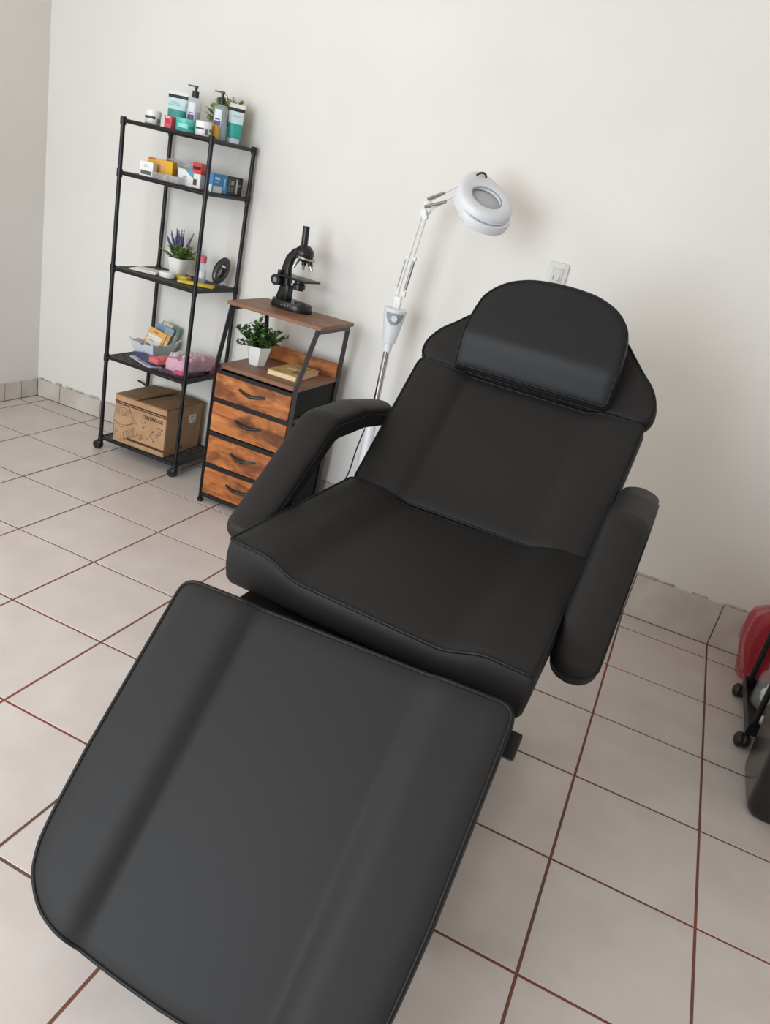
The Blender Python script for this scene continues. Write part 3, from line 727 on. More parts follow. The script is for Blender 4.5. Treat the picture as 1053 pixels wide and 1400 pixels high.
def fab(name, c, c2=None, sc=120):
    m = mat(name, c, 0.95, sheen=0.2); add_noise(m, sc, c, c2 or tuple(max(0, int(v*0.88)) for v in c)); add_bump(m, 400, 0.3, 0.001); return m
M_print = mat('white_printed_cloth', (224, 216, 212), 0.95)
nn_, ll_, bb_ = nodes(M_print)
tc = nn_.new('ShaderNodeTexCoord'); vo = nn_.new('ShaderNodeTexVoronoi'); vo.inputs['Scale'].default_value = 62; vo.inputs['Randomness'].default_value = 0.35
cr = nn_.new('ShaderNodeValToRGB'); cr.color_ramp.elements[0].position = 0.30; cr.color_ramp.elements[1].position = 0.36
cr.color_ramp.elements[0].color = (*lin((62, 52, 58)), 1); cr.color_ramp.elements[1].color = (*lin((226, 218, 214)), 1)
ll_.new(tc.outputs['Object'], vo.inputs[0]); ll_.new(vo.outputs['Distance'], cr.inputs[0]); ll_.new(cr.outputs[0], bb_.inputs['Base Color'])
cloth('folded_garment', 'white lace-edged garment lying beneath navy one on rack', [(0.668, -0.108), (0.83, -0.180), (0.86, -0.12), (0.72, -0.07)], z2, 0.006, fab('white_lace', (216, 206, 218)), 1)
cloth('folded_garment', 'folded navy blue garment before the scalloped box', [(0.672, -0.098), (0.835, -0.172), (0.875, -0.065), (0.795, -0.066), (0.70, -0.066)], z2+0.012, 0.014, fab('navy_cloth', (58, 66, 104), (44, 50, 84)), 2)
cloth('folded_garment', 'dark purple patterned garment under the pink one', [(0.875, -0.172), (1.0, -0.165), (1.005, -0.02), (0.885, -0.02)], z2, 0.014, fab('purple_cloth', (96, 66, 92), (56, 44, 66), 70), 3)
cloth('folded_garment', 'folded coral garment between navy and pink clothes', [(0.815, -0.168), (0.873, -0.18), (0.90, -0.08), (0.84, -0.07)], z2+0.0255, 0.022, fab('coral_cloth', (222, 112, 116), (206, 92, 98)), 4)
cloth('folded_garment', 'white garment with black spots on top of clothes pile', [(0.855, -0.085), (0.945, -0.10), (0.965, 0.03), (0.875, 0.035)], z2+0.046, 0.022, M_print, 5)
cloth('folded_garment', 'fluffy pale pink garment draped over the clothes pile', [(0.90, -0.165), (0.99, -0.155), (1.012, 0.055), (0.955, 0.06), (0.905, -0.05)], z2+0.015, 0.050, fab('pink_fleece', (216, 172, 186), (202, 156, 172)), 6, dz=0.010)
cloth('folded_garment', 'small magenta garment peeking out under pink one at rack edge', [(0.955, -0.182), (1.006, -0.178), (1.01, -0.15), (0.96, -0.15)], z2+0.0145, 0.012, fab('magenta_cloth', (206, 84, 116)), 7)
cloth('folded_garment', 'red striped garment behind pink fleece near rack corner', [(0.96, 0.03), (1.015, 0.02), (1.018, 0.085), (0.97, 0.085)], z2, 0.036, fab('red_cloth', (176, 74, 86), (120, 50, 64), 50), 8)

# ------------------------------------------------------------------ cardboard carton on the bottom shelf
z1 = SZ[0]
cw, cd_, chh = 0.272, 0.262, 0.212
CT = thing('cardboard_carton', 'brown cardboard carton with centrifuge print on bottom shelf', 'box', (0.812, -0.052, z1), 0.02)
MB().box((0, 0, chh/2), (cw, cd_, chh), 0.002, seg=1).build('carton_body', M_cardboard, CT, smooth=False)
def flap(pts, th=0.0035):
    b_ = MB(); lo = [[Vector(p) for p in pts], [Vector(p)+Vector((0, 0, th)) for p in pts]]
    b_.rings(lo, True, True); b_.build('flap', M_cardedge, CT, smooth=False)
h0 = chh
flap([(-cw/2, -cd_/2, h0+0.001), (-0.02, -cd_/2+0.002, h0+0.004), (0.0, 0.0, h0+0.015), (0.02, cd_/2, h0+0.014), (-cw/2, cd_/2, h0+0.001)])
flap([(cw/2, -cd_/2, h0+0.001), (cw/2, cd_/2, h0+0.001), (0.035, cd_/2, h0+0.006), (0.01, 0.02, h0+0.003), (-0.012, -cd_/2, h0+0.0015)])
def cprint(face, u0, v0, u1, v1, m):
    e = 0.0007; b_ = MB()
    if face == 'f': b_.box((((u0+u1)/2-0.5)*cw, -cd_/2-e/2, (v0+v1)/2*chh), ((u1-u0)*cw, e, (v1-v0)*chh))
    else: b_.box((cw/2+e/2, ((u0+u1)/2-0.5)*cd_, (v0+v1)/2*chh), (e, (u1-u0)*cd_, (v1-v0)*chh))
    return b_.build('print', m, CT, smooth=False)
cprint('f', 0, 0.862, 1, 0.892, M_inkbrown); cprint('f', 0, 0.826, 1, 0.848, M_inkbrown)
cprint('f', 0.28, 0.105, 1, 0.155, M_inkbrown)
cprint('r', 0.64, 0.60, 0.83, 0.78, M_boxwhite)
for q in range(3): cprint('r', 0.68, 0.64+q*0.045, 0.79, 0.655+q*0.045, cmat((150, 146, 140))).location.x += 0.0005
M_stain = mat('brown_stain', (120, 78, 48), 0.9)
sp = MB(); sp.lathe([(0, 0), (0.02, 0.0)], 14, Matrix.Translation((cw/2+0.0006, -0.02, 0.022)) @ Matrix.Rotation(PI/2, 4, 'Y') @ Matrix.Diagonal((0.5, 1.3, 1, 1))); sp.build('stain', M_stain, CT, smooth=False)
# line drawing on the front: pixel sketch mapped onto the face
TL, TR, BL, BR = Vector((103, 112)), Vector((568, 285)), Vector((65, 508)), Vector((522, 690))
def face_uv(px, py):
    u = v = 0.5; P = Vector((px, py))
    for _ in range(30):
        q = TL*(1-u)*(1-v)+TR*u*(1-v)+BL*(1-u)*v+BR*u*v; e = P-q
        du = (TR-TL)*(1-v)+(BR-BL)*v; dv = (BL-TL)*(1-u)+(BR-TR)*u
        det = du.x*dv.y-du.y*dv.x; u += (e.x*dv.y-e.y*dv.x)/det; v += (du.x*e.y-du.y*e.x)/det
    return u, v
def sketch(pts, closed=False, r=0.0007):
    out = []
    for p in pts:
        u, v = face_uv(*p); out.append(((u-0.5)*cw, -cd_/2-0.0005, (1-v)*chh))
    return out, closed, r
def ell(cx, cy, rx, ry, a0=0, a1=360, rot=18, n=22):
    o = []
    for i in range(n+1):
        a = math.radians(a0+(a1-a0)*i/n); x, y = rx*math.cos(a), ry*math.sin(a); c_, s_ = math.cos(math.radians(rot)), math.sin(math.radians(rot))
        o.append((cx+x*c_-y*s_, cy+x*s_+y*c_))
    return o
SK = [ell(172, 258, 62, 44), ell(172, 262, 44, 28), ell(176, 262, 22, 12), [(105, 222), (92, 262), (82, 318)], [(222, 228), (246, 290), (262, 345)],
      ell(172, 330, 92, 52, 0, 180, 14), [(78, 332), (150, 400), (300, 372), (262, 342)], [(78, 332), (76, 445), (140, 520), (150, 400)], [(140, 520), (290, 480), (300, 372)],
      [(168, 448), (262, 415), (258, 478), (164, 508), (168, 448)], ell(208, 462, 13, 13), ell(104, 430, 9, 12), [(232, 440), (252, 433), (250, 462), (230, 468), (232, 440)],
      [(322, 352), (348, 392), (362, 415), (384, 402), (366, 372)], ell(364, 372, 7, 7), ell(348, 415, 7, 7),
      [(400, 500), (420, 478), (436, 458)], [(400, 500), (418, 490), (440, 540)], ell(436, 456, 6, 6), ell(440, 542, 6, 6), ell(390, 516, 6, 6), [(420, 478), (424, 505)],
      ell(312, 485, 14, 16, n=6), ell(338, 496, 14, 16, n=6), ell(322, 515, 12, 12, n=6),
      ell(472, 495, 13, 14, n=6), ell(496, 478, 13, 15, n=6), [(500, 462), (516, 445), (488, 432)], ell(484, 428, 6, 6), ell(520, 448, 6, 6)]
dr = MB()
for s_ in SK:
    pts, cl, r = sketch(s_); dr.tube(pts, r, 4, False, up=(0, 1, 0))
dr.build('line_drawing', M_inkbrown, CT, smooth=False)
def text_mesh(body, size, m, parent, mw, bold=0.0, name='lettering'):
    cu = bpy.data.curves.new('txt', 'FONT'); cu.body = body; cu.size = size; cu.align_x = 'CENTER'; cu.align_y = 'CENTER'; cu.extrude = 0.0003; cu.offset = bold
    tmp = bpy.data.objects.new('txt', cu); COL.objects.link(tmp)
    dg = bpy.context.evaluated_depsgraph_get(); me = bpy.data.meshes.new_from_object(tmp.evaluated_get(dg))
    bpy.data.objects.remove(tmp)
    me.materials.clear(); me.materials.append(m); me.name = name
    o = bpy.data.objects.new(name, me); COL.objects.link(o); o.parent = parent; o.matrix_local = mw
    return o
u0, v0 = face_uv(437, 352)
text_mesh('CENTRIFUGE', 0.0215, M_inkbrown, CT, Matrix.Translation(((u0-0.5)*cw, -cd_/2-0.0006, (1-v0)*chh)) @ Matrix.Rotation(PI/2, 4, 'X') @ Matrix.Diagonal((0.86, 1, 1, 1)), 0.0006)

# ------------------------------------------------------------------ drawer cabinet
CX0, CX1, CY0, CY1 = 1.238, 1.606, -0.307, 0.062
DK = 0.580
CB = thing('drawer_cabinet', 'rustic wood four-drawer cabinet with open top shelf and black frame', 'cabinet', ((CX0+CX1)/2, (CY0+CY1)/2, 0))
wx, wy = (CX1-CX0)/2, (CY1-CY0)/2
TZ = 0.815; TXa, TXb, TYa, TYb = -0.207, 0.205, wy*0-0.118, wy-0.02
for sx in (-1, 1):
    topx = (TXa+0.016) if sx < 0 else (TXb-0.016)
    p = MB(); p.tube([(sx*(wx-0.008), -wy+0.004, 0.0), (sx*(wx-0.008), -wy+0.004, DK+0.005), (topx, TYa+0.012, TZ-0.014)], 0.0105, 4)
    MB_ = p.build('post', M_blackmetal if sx < 0 else M_greymetal, CB, smooth=False)
    p = MB(); p.tube([(sx*(wx-0.008), wy-0.012, 0.0), (sx*(wx-0.008), wy-0.012, DK+0.005), (topx, TYb-0.014, TZ-0.014)], 0.0105, 4)
    p.build('post', M_blackmetal if sx < 0 else M_greymetal, CB, smooth=False)
    MB().cyl((sx*(wx-0.008), -wy+0.004, 0), (sx*(wx-0.008), -wy+0.004, 0.012), 0.0125, n=14).build('foot', M_blackplastic, CB)
    MB().box((topx, (TYa+TYb)/2, TZ-0.022), (0.016, TYb-TYa-0.02, 0.016)).build('side_rail', M_greymetal, CB, smooth=False)
    for z in (0.452, 0.03): MB().box((sx*(wx-0.008), 0, z), (0.014, 2*wy-0.03, 0.014)).build('side_rail', M_greymetal, CB, smooth=False)
    MB().box((sx*(wx-0.018), 0, 0.30), (0.006, 2*wy-0.05, 0.53)).build('side_panel', M_fabricblack, CB, smooth=False)
for z in (DK-0.028, 0.443, 0.302, 0.166, 0.032): MB().box((0, -wy+0.006, z), (2*wx-0.02, 0.012, 0.016)).build('front_rail', M_blackmetal, CB, smooth=False)
MB().box((0, wy-0.012, 0.3), (2*wx-0.03, 0.005, 0.54)).build('back_panel', M_fabricblack, CB, smooth=False)
MB().box((0, 0.006, DK-0.008), (2*wx+0.004-0.02, 2*wy-0.028, 0.016), 0.001, seg=1).build('deck_board', M_walnut, CB, smooth=False)
MB().box((0, wy-0.030, DK+0.030), (2*wx-0.02, 0.010, 0.06), 0.001, seg=1).build('backsplash_board', M_rustic, CB, smooth=False)
MB().box(((TXa+TXb)/2, (TYa+TYb)/2, TZ-0.007), (TXb-TXa, TYb-TYa, 0.014), 0.001, seg=1).build('top_board', M_walnut, CB, smooth=False)
for z0, z1_ in ((0.453, 0.541), (0.316, 0.433), (0.178, 0.292), (0.044, 0.156)):
    if z0 > 0.45: z1_ = 0.548
    d = MB().box((0, -wy+0.003, (z0+z1_)/2), (2*wx-0.034, 0.014, z1_-z0), 0.001, seg=1).build('drawer', M_rustic, CB, smooth=False)
    MB().box((0, 0.0, (z0+z1_)/2-0.005), (2*wx-0.05, 2*wy-0.06, z1_-z0-0.02)).build('drawer_bin', M_fabricblack, d, smooth=False)
    zc = (z0+z1_)/2+0.008; pts = []
    for k in range(15):
        f = k/14*2-1; pts.append((f*0.052, -wy-0.004-0.014*(1-f*f), zc-0.006+0.008*f*f))
    hd = MB().tube(pts, [0.0050+0.0024*(1-abs(k/14*2-1)) for k in range(15)], 8)
    for sx in (-1, 1): hd.sphere((sx*0.054, -wy-0.005, zc+0.002), 0.006, (1.2, 0.5, 1))
    hd.build('handle', M_blackplastic, d)
# things on the cabinet
rng = random.Random(21)
t = thing('potted_plant', 'green leafy artificial plant in white hexagonal pot on drawer cabinet', 'plant', (1.318, -0.135, DK))
lo = []
for w, z in ((0.034, 0), (0.0345, 0.002), (0.052, 0.074), (0.052, 0.076), (0.048, 0.076), (0.045, 0.062)):
    lo.append([Vector((w*math.cos(a), w*math.sin(a), z)) for a in [2*PI*i/6+0.15 for i in range(6)]])
MB().rings(lo, True, True).build('pot', M_white, t, smooth=False)
fb = MB(); sb = MB()
for k in range(46):
    a = rng.uniform(0, 2*PI); el = rng.uniform(0.15, 1.35); r_ = rng.uniform(0.075, 0.115)
    if k == 0: a, el, r_ = 2.5, 1.45, 0.135
    if k == 1: a, el, r_ = 0.2, 0.55, 0.135
    if k == 2: a, el, r_ = 0.0, 0.75, 0.125
    if k == 3: a, el, r_ = 3.3, 0.5, 0.12
    tip = Vector((math.cos(a)*math.cos(el)*r_, math.sin(a)*math.cos(el)*r_, 0.065+math.sin(el)*r_))
    sb.tube([(0.01*math.cos(a), 0.01*math.sin(a), 0.06), tip*0.6+Vector((0, 0, 0.03)), tip], 0.0012, 4)
    for q in range(13):
        f = 0.25+0.75*q/12; p = Vector((0, 0, 0.065)).lerp(tip, f)
        aa = q*2.4
        leaves([(p, (math.cos(a+aa)*0.8, math.sin(a+aa)*0.8, 0.5))], 0.022, 0.4, rng, fb)
fb.build('foliage', M_leafd, t, smooth=False); sb.build('stems', M_stem, t)
t = thing('paperback_book', 'yellow-covered paperback book lying on the drawer cabinet', 'book', (1.480, -0.115, DK), 0.02)
bw, bd, bh2 = 0.125, 0.20, 0.020
MB().box((0.0, 0, bh2/2), (bw-0.003, bd-0.004, bh2-0.003)).build('pages', mat('book_pages', (226, 206, 168), 0.9), t, smooth=False)
cv = MB(); cv.box((0, 0, bh2-0.001), (bw, bd, 0.0015)); cv.box((0, 0, 0.001), (bw, bd, 0.0015)); cv.box((-bw/2, 0, bh2/2), (0.0015, bd, bh2))
cv.build('cover', mat('book_cover', (206, 164, 92), 0.5), t, smooth=False)
for (u, v, w, d) in ((0.0, 0.065, 0.08, 0.008), (0.01, 0.045, 0.05, 0.006), (0.03, -0.03, 0.03, 0.05), (-0.02, -0.075, 0.04, 0.006)):
    MB().box((u, v, bh2+0.0002), (w, d, 0.0006)).build('print', cmat((120, 92, 50)), t, smooth=False)
MB().lathe([(0, 0), (0.022, 0)], 18, Matrix.Translation((-0.01, 0.0, bh2+0.0006)) @ Matrix.Diagonal((1, 0.7, 1, 1))).build('print', cmat((236, 218, 176)), t, smooth=False)
# microscope
MS = thing('microscope', 'old black metal microscope standing on the cabinet top board', 'microscope', (1.385, -0.045, TZ), 0.0)
MS.rotation_euler = (0, 0, math.radians(-10)); MS.scale = (1.14, 1.14, 1.0)
M_msb = mat('microscope_black', (30, 29, 30), 0.32, 0.2)
bs = []
for k in range(40):
    a = 2*PI*k/40; bs.append((0.080*math.copysign(abs(math.cos(a))**0.85, math.cos(a)), 0.052*math.copysign(abs(math.sin(a))**0.85, math.sin(a))))
b_ = MB(); b_.rings([[Vector((x*s, y*s, z)) for x, y in bs] for s, z in ((0.98, 0), (1.0, 0.004), (0.96, 0.024), (0.92, 0.030))], True, True); b_.build('base', M_msb, MS)
MB().lathe([(0, 0), (0.020, 0), (0.024, 0.002), (0.024, 0)], 20, Matrix.Translation((0.035, 0, 0.0305)) @ Matrix.Diagonal((1, 0.7, 1, 1))).build('mirror_well', M_blackplastic, MS)
for k in range(3): MB().sphere((-0.005+0.014*k, -0.0505, 0.016), 0.004, (1, 0.6, 1), 8, 6).build('base_screw', M_steel, MS)
# pillar and curved arm (side profile in the x-z plane)
prof = [(-0.052, 0.028), (-0.040, 0.09), (-0.045, 0.115), (-0.046, 0.15), (-0.036, 0.19), (-0.014, 0.215), (0.005, 0.226)]
loops = []
for i, (x, z) in enumerate(prof):
    a_ = Vector(prof[max(0, i-1)]); c_ = Vector(prof[min(len(prof)-1, i+1)]); tt = (c_-a_).normalized(); nn = Vector((-tt[1], tt[0]))
    w = [0.020, 0.017, 0.020, 0.017, 0.016, 0.017, 0.015][i]
    loops.append([Vector((x+nn[0]*w*ca, sa*0.013, z+nn[1]*w*ca)) for ca, sa in [(math.copysign(abs(math.cos(2*PI*k/16))**0.6, math.cos(2*PI*k/16)), math.copysign(abs(math.sin(2*PI*k/16))**0.6, math.sin(2*PI*k/16))) for k in range(16)]])
MB().rings(loops, True, True).build('arm', M_msb, MS)
MB().box((-0.030, 0, 0.058), (0.03, 0.032, 0.06), 0.004).build('pillar', M_msb, MS)
for sy in (-1, 1): MB().cyl((-0.062, sy*0.014, 0.098), (-0.062, sy*0.034, 0.098), 0.021, n=22).build('focus_knob', M_msb, MS)
MB().cyl((-0.062, -0.034, 0.098), (-0.062, -0.036, 0.098), 0.009, n=16).build('knob_cap', M_steel, MS)
st = MB(); st.box((0.012, 0, 0.121), (0.128, 0.088, 0.009), 0.004, seg=3); st.box((-0.055, 0, 0.128), (0.012, 0.06, 0.02), 0.002); st.build('stage', M_msb, MS)
MB().cyl((0.02, 0, 0.1252), (0.02, 0, 0.1262), 0.014, n=20).build('stage_opening', M_blackplastic, MS)
MB().lathe([(0, 0.078), (0.017, 0.078), (0.017, 0.082), (0.022, 0.084), (0.022, 0.10), (0.017, 0.104), (0.017, 0.119), (0, 0.119)], 22, Matrix.Translation((0.018, 0, 0))).build('condenser', M_msb, MS)
MB().lathe([(0, 0.205), (0.030, 0.205), (0.034, 0.214), (0.031, 0.232), (0.018, 0.247), (0.012, 0.250), (0, 0.250)], 24, Matrix.Translation((0.018, 0, 0))).build('head', M_msb, MS)
MB().cyl((0.012, 0, 0.248), (0.009, 0, 0.318), 0.0115, n=20).build('eyepiece_tube', M_msb, MS)
MB().lathe([(0, -0.016), (0.022, -0.013), (0.035, 0.0), (0.033, 0.006), (0, 0.006)], 24, Matrix.Translation((0.026, 0, 0.203)) @ Matrix.Rotation(math.radians(10), 4, 'Y')).build('nosepiece', M_steel, MS)
for (dx, dy, sx_, sy_) in ((0.0, 0.002, 0.0, 0.0), (0.024, 0.0, 0.45, 0.0), (-0.018, -0.012, -0.15, -0.3)):
    p = Vector((0.022+dx, dy, 0.194)); d = Vector((sx_, sy_, -1)).normalized()
    ob = MB().cyl(p, p+d*0.018, 0.0085, n=16); ob.build('objective', M_msb if dx >= 0 else M_steel, MS)
    MB().cyl(p+d*0.018, p+d*0.036, 0.0065, 0.005, n=16).build('objective_tip', M_steel, MS)

# ------------------------------------------------------------------ magnifying lamp
LX, LY = 1.828, -0.06
LM = thing('magnifying_lamp', 'white magnifying floor lamp with folding spring arm behind facial bed', 'lamp', (LX, LY, 0))
for k in range(5):
    a = 2*PI*k/5+0.3
    if math.sin(a) > 0.3: r_ = 0.15
    else: r_ = 0.24
    MB().tube([(0, 0, 0.10), (r_*0.6*math.cos(a), r_*0.6*math.sin(a), 0.085), (r_*math.cos(a), r_*math.sin(a), 0.055)], [0.022, 0.018, 0.013], 10).build('base_leg', M_lampwhite, LM)
    MB().cyl((r_*math.cos(a)-0.012, r_*math.sin(a), 0.024), (r_*math.cos(a)+0.012, r_*math.sin(a), 0.024), 0.024, n=18).build('caster', M_blackplastic, LM)
    MB().cyl((r_*math.cos(a), r_*math.sin(a), 0.03), (r_*math.cos(a), r_*math.sin(a), 0.062), 0.006, n=8).build('caster_stem', M_blackmetal, LM)
MB().lathe([(0, 0.07), (0.035, 0.07), (0.032, 0.12), (0.022, 0.16), (0.021, 0.455), (0.015, 0.47), (0, 0.47)], 24).build('pole_sleeve', M_lampwhite, LM)
MB().cyl((0, 0, 0.45), (0, 0, 0.79), 0.0125, n=22).build('pole', M_chrome, LM)
MB().cyl((0, 0, 0.765), (0, 0, 0.805), 0.0165, n=20).build('pole_collar', M_lampwhite, LM)
MB().lathe([(0, 0.800), (0.024, 0.800), (0.026, 0.806), (0.044, 0.918), (0.045, 0.928), (0, 0.930)], 28).build('control_cone', M_lampwhite, LM)
# switch plate: half-ellipse panel following the cone, facing the camera
fa = math.radians(-66)
pl_ = MB(); lo_ = []
for k in range(15):
    a = PI*k/14
    u = math.cos(a)*0.95; z = 0.915-0.045*math.sin(a)
    lo_.append((fa+u*0.9, z))
vs = []
for a, z in lo_:
    r_ = 0.026+(0.044-0.026)*(z-0.806)/(0.918-0.806)+0.0012
    vs.append((a, z))
rows = []
for j in range(8):
    row = []
    for a, z in vs:
        zz = 0.915+(z-0.915)*j/7; r_ = 0.026+0.018*(zz-0.806)/0.112+0.0012
        row.append(pl_.bm.verts.new((r_*math.cos(a), r_*math.sin(a), zz)))
    rows.append(row)
for A, B in zip(rows, rows[1:]):
    for i in range(len(A)-1): pl_.bm.faces.new((A[i], A[i+1], B[i+1], B[i]))
bmesh.ops.remove_doubles(pl_.bm, verts=pl_.bm.verts, dist=1e-5)
pl_.build('switch_plate', M_lampgrey, LM)
kd = Vector((math.cos(fa), math.sin(fa), -0.15)).normalized()
kp = Vector((math.cos(fa)*0.040, math.sin(fa)*0.040, 0.896))
MB().cyl(kp, kp+kd*0.008, 0.012, 0.011, n=20).build('switch_knob', M_lampwhite, LM)
# arms (local coordinates)
A0 = Vector((0.0, 0.0, 0.935)); A1 = Vector((0.032, 0.0, 1.275)); A2 = Vector((0.217, -0.06, 1.418))
MB().box((0, 0, 0.95), (0.03, 0.012, 0.045), 0.003).build('arm_socket', M_armwhite, LM)
sd = Vector((1, -0.3, 0)).normalized()
for s in (-1, 1):
    o = sd*(0.0105*s)
    arm = MB().tube([A0+o+Vector((0, 0, 0.02)), A1+o], 0.0052, 8).build('lower_arm', M_armwhite, LM)
    d = (A1-A0); sp_ = []
    p0, p1 = A0+d*0.20+o*1.6, A0+d*0.50+o*1.6
    MB().cyl(p0, p1, 0.0058, n=10).build('spring', mat('spring_steel', (150, 148, 145), 0.4, 0.7), arm)
    cl = MB().box(A0+d*0.15+o*1.5, (0.016, 0.012, 0.02), 0.002); cl.box(A0+d*0.53+o*1.5, (0.016, 0.012, 0.014), 0.002); cl.build('spring_hook', M_armwhite, arm)
eb = MB()
eb.cyl(A1+Vector((0, -0.018, 0)), A1+Vector((0, 0.018, 0)), 0.012, n=16)
eb.box(A1+Vector((0.005, 0, 0.02)), (0.03, 0.014, 0.04), 0.003)
eb.build('elbow_joint', M_armwhite, LM)
MB().cyl(A1+Vector((0.016, -0.022, -0.012)), A1+Vector((0.016, -0.04, -0.012)), 0.010, n=12).build('wing_knob', M_armwhite, LM)
ud = (A2-A1); un = Vector((-0.5, 0.0, 0.86)).normalized()
for s in (0, 1):
    o = un*(0.030*(s-0.2))
    arm = MB().tube([A1+o+Vector((0.005, 0, 0.01)), A2+o*0.6], 0.0048, 8).build('upper_arm', M_armwhite, LM)
    MB().cyl(A1+o+ud*0.1+Vector((-0.02*(1-s), -0.01, 0.012)), A1+o+ud*0.42+Vector((0.0, -0.01, -0.004)), 0.0055, n=10).build('spring', MATS['spring_steel'], arm)
# head: teardrop housing, axis pointing towards the room, down and right
hp = A2 + Vector((0.0, 0.0, 0.005))
ax = Vector((0.54, -0.62, -0.57)).normalized()
upv = Vector((0.375, -0.43, 0.82)); upv = (upv-ax*upv.dot(ax)).normalized(); lat = ax.cross(upv).normalized()
def tear(sc, n=56):
    pts = []
    for k in range(n):
        a = 2*PI*k/n; x = math.cos(a); y = math.sin(a)
        r_ = 0.108*sc; px = 0.135+r_*x; py = r_*y
        if x < 0:
            f = (-x)**1.6; px = 0.135-(0.108+0.045)*sc*(-x)**1.0*1.0; py = r_*y*(1-0.28*f)
        pts.append((px, py))
    return pts
HS = 0.92
def H(x, y, z): return hp + (ax*(x-0.01) + lat*y + upv*z)*HS
b_ = MB(); lo = []
for sc, z in ((0.80, -0.048), (0.93, -0.046), (0.99, -0.040), (1.0, -0.030), (1.0, -0.008), (0.985, 0.002), (0.94, 0.009), (0.85, 0.014), (0.70, 0.015), (0.56, 0.012), (0.535, 0.008), (0.53, -0.002)):
    pts = tear(sc) if sc > 0.6 else [(0.135+0.108*sc*math.cos(2*PI*k/56), 0.108*sc*math.sin(2*PI*k/56)) for k in range(56)]
    lo.append([H(x, y, z) for x, y in pts])
b_.rings(lo, True, False).build('lamp_head', M_lampwhite, LM)
b_ = MB(); lo = []
for r_, z in ((0.0585, -0.004), (0.045, 0.001), (0.03, 0.004), (0.012, 0.0055)):
    lo.append([H(0.135+r_*math.cos(2*PI*k/40), r_*math.sin(2*PI*k/40), z) for k in range(40)])
b_.rings(lo, True, True).build('lens', M_glass, LM)
pts = [H(0.135+0.0575*math.cos(2*PI*k/40), 0.0575*math.sin(2*PI*k/40), 0.010) for k in range(40)]
MB().tube(pts, 0.0022, 6, True).build('lens_rim', M_lampgrey, LM)
# rim lip / grip along the front edge
pts = []; 
b_ = MB(); lo = []
for k in range(25):
    a = math.radians(-62+124*k/24); e = math.sin(PI*k/24)**0.5
    c_, s_ = math.cos(a), math.sin(a)
    r0 = 0.104; r1 = 0.104+0.022*e
    lo.append([H(0.135+r0*c_, r0*s_, -0.012), H(0.135+r1*c_, r1*s_, -0.014), H(0.135+(r1+0.004)*c_, (r1+0.004)*s_, -0.024), H(0.135+(r1+0.002)*c_, (r1+0.002)*s_, -0.046), H(0.135+r1*c_-0.004, r1*s_, -0.05), H(0.135+r0*c_, r0*s_, -0.048)])
b_.rings(lo, True, True).build('grip_rim', M_lampwhite, LM)
b_ = MB(); lo = []
for k in range(21):
    a = math.radians(-42+84*k/20); e = math.sin(PI*k/20)**0.5; c_, s_ = math.cos(a), math.sin(a)
    r0, r1 = 0.108, 0.108+0.010*e+0.001
    lo.append([H(0.135+r0*c_, r0*s_, -0.0128), H(0.135+r1*c_, r1*s_, -0.0122), H(0.135+r1*c_, r1*s_, -0.0142), H(0.135+r0*c_, r0*s_, -0.0145)])
b_.rings(lo, True, True).build('grip_slot', M_lampgrey, LM)
hj = MB().cyl(hp+lat*(-0.022), hp+lat*0.022, 0.012, n=16); hj.sphere(hp+lat*0.028, 0.008); hj.sphere(hp+lat*(-0.028), 0.008); hj.build('head_hinge', M_armwhite, LM)
pts = [hp+lat*(0.018*math.cos(PI*k/10))+upv*(0.008+0.018*math.sin(PI*k/10))+ax*0.012 for k in range(11)]
MB().tube(pts, 0.0035, 8).build('hinge_cable', M_blackplastic, LM)
# power cord
pts = []
cord = [(-0.018, -0.005, 0.46), (-0.03, -0.03, 0.36), (-0.04, -0.03, 0.25), (-0.075, -0.02, 0.16), (-0.11, 0.0, 0.09), (-0.13, 0.04, 0.03), (-0.12, 0.09, 0.006), (0.05, 0.12, 0.006), (0.25, 0.13, 0.006)]
for a_, c_ in zip(cord, cord[1:]):
    for k in range(5): pts.append(Vector(a_).lerp(Vector(c_), k/5))
for _ in range(3): pts = [pts[0]] + [(pts[i-1]+pts[i]*2+pts[i+1])/4 for i in range(1, len(pts)-1)] + [pts[-1]]
MB().tube(pts, 0.003, 8).build('power_cord', M_blackplastic, LM)

# ------------------------------------------------------------------ wall socket and nail
SK_ = thing('wall_socket', 'pale wall socket plate above the headrest of the facial bed', 'socket', (2.345, YB, 1.155))
M_plate = mat('socket_plate', (212, 209, 203), 0.3)
MB().box((0, -0.004, 0), (0.072, 0.008, 0.118), 0.003).build('cover_plate', M_plate, SK_)
MB().box((0, -0.0085, 0.0), (0.042, 0.003, 0.082), 0.001).build('socket_insert', mat('socket_insert', (196, 193, 188), 0.35), SK_)
for x in (-0.011, 0.011): MB().box((x, -0.0103, 0.004), (0.003, 0.001, 0.014)).build('socket_slot', cmat((92, 88, 86)), SK_, smooth=False)
MB().box((-0.005, -0.0103, 0.012), (0.012, 0.001, 0.002)).build('socket_slot', cmat((150, 146, 142)), SK_, smooth=False)
MB().box((0.005, -0.0103, -0.004), (0.012, 0.001, 0.002)).build('socket_slot', cmat((150, 146, 142)), SK_, smooth=False)
MB().sphere((0, -0.008, 0.05), 0.003, (1, 0.5, 1), 8, 6).build('plate_screw', M_plate, SK_)
t = tag(MB().cyl((2.98, YB, 1.458), (2.98, YB-0.012, 1.460), 0.0028, n=8).build('nail', M_blackmetal), 'tiny dark nail sticking out of the bare white wall', 'nail')

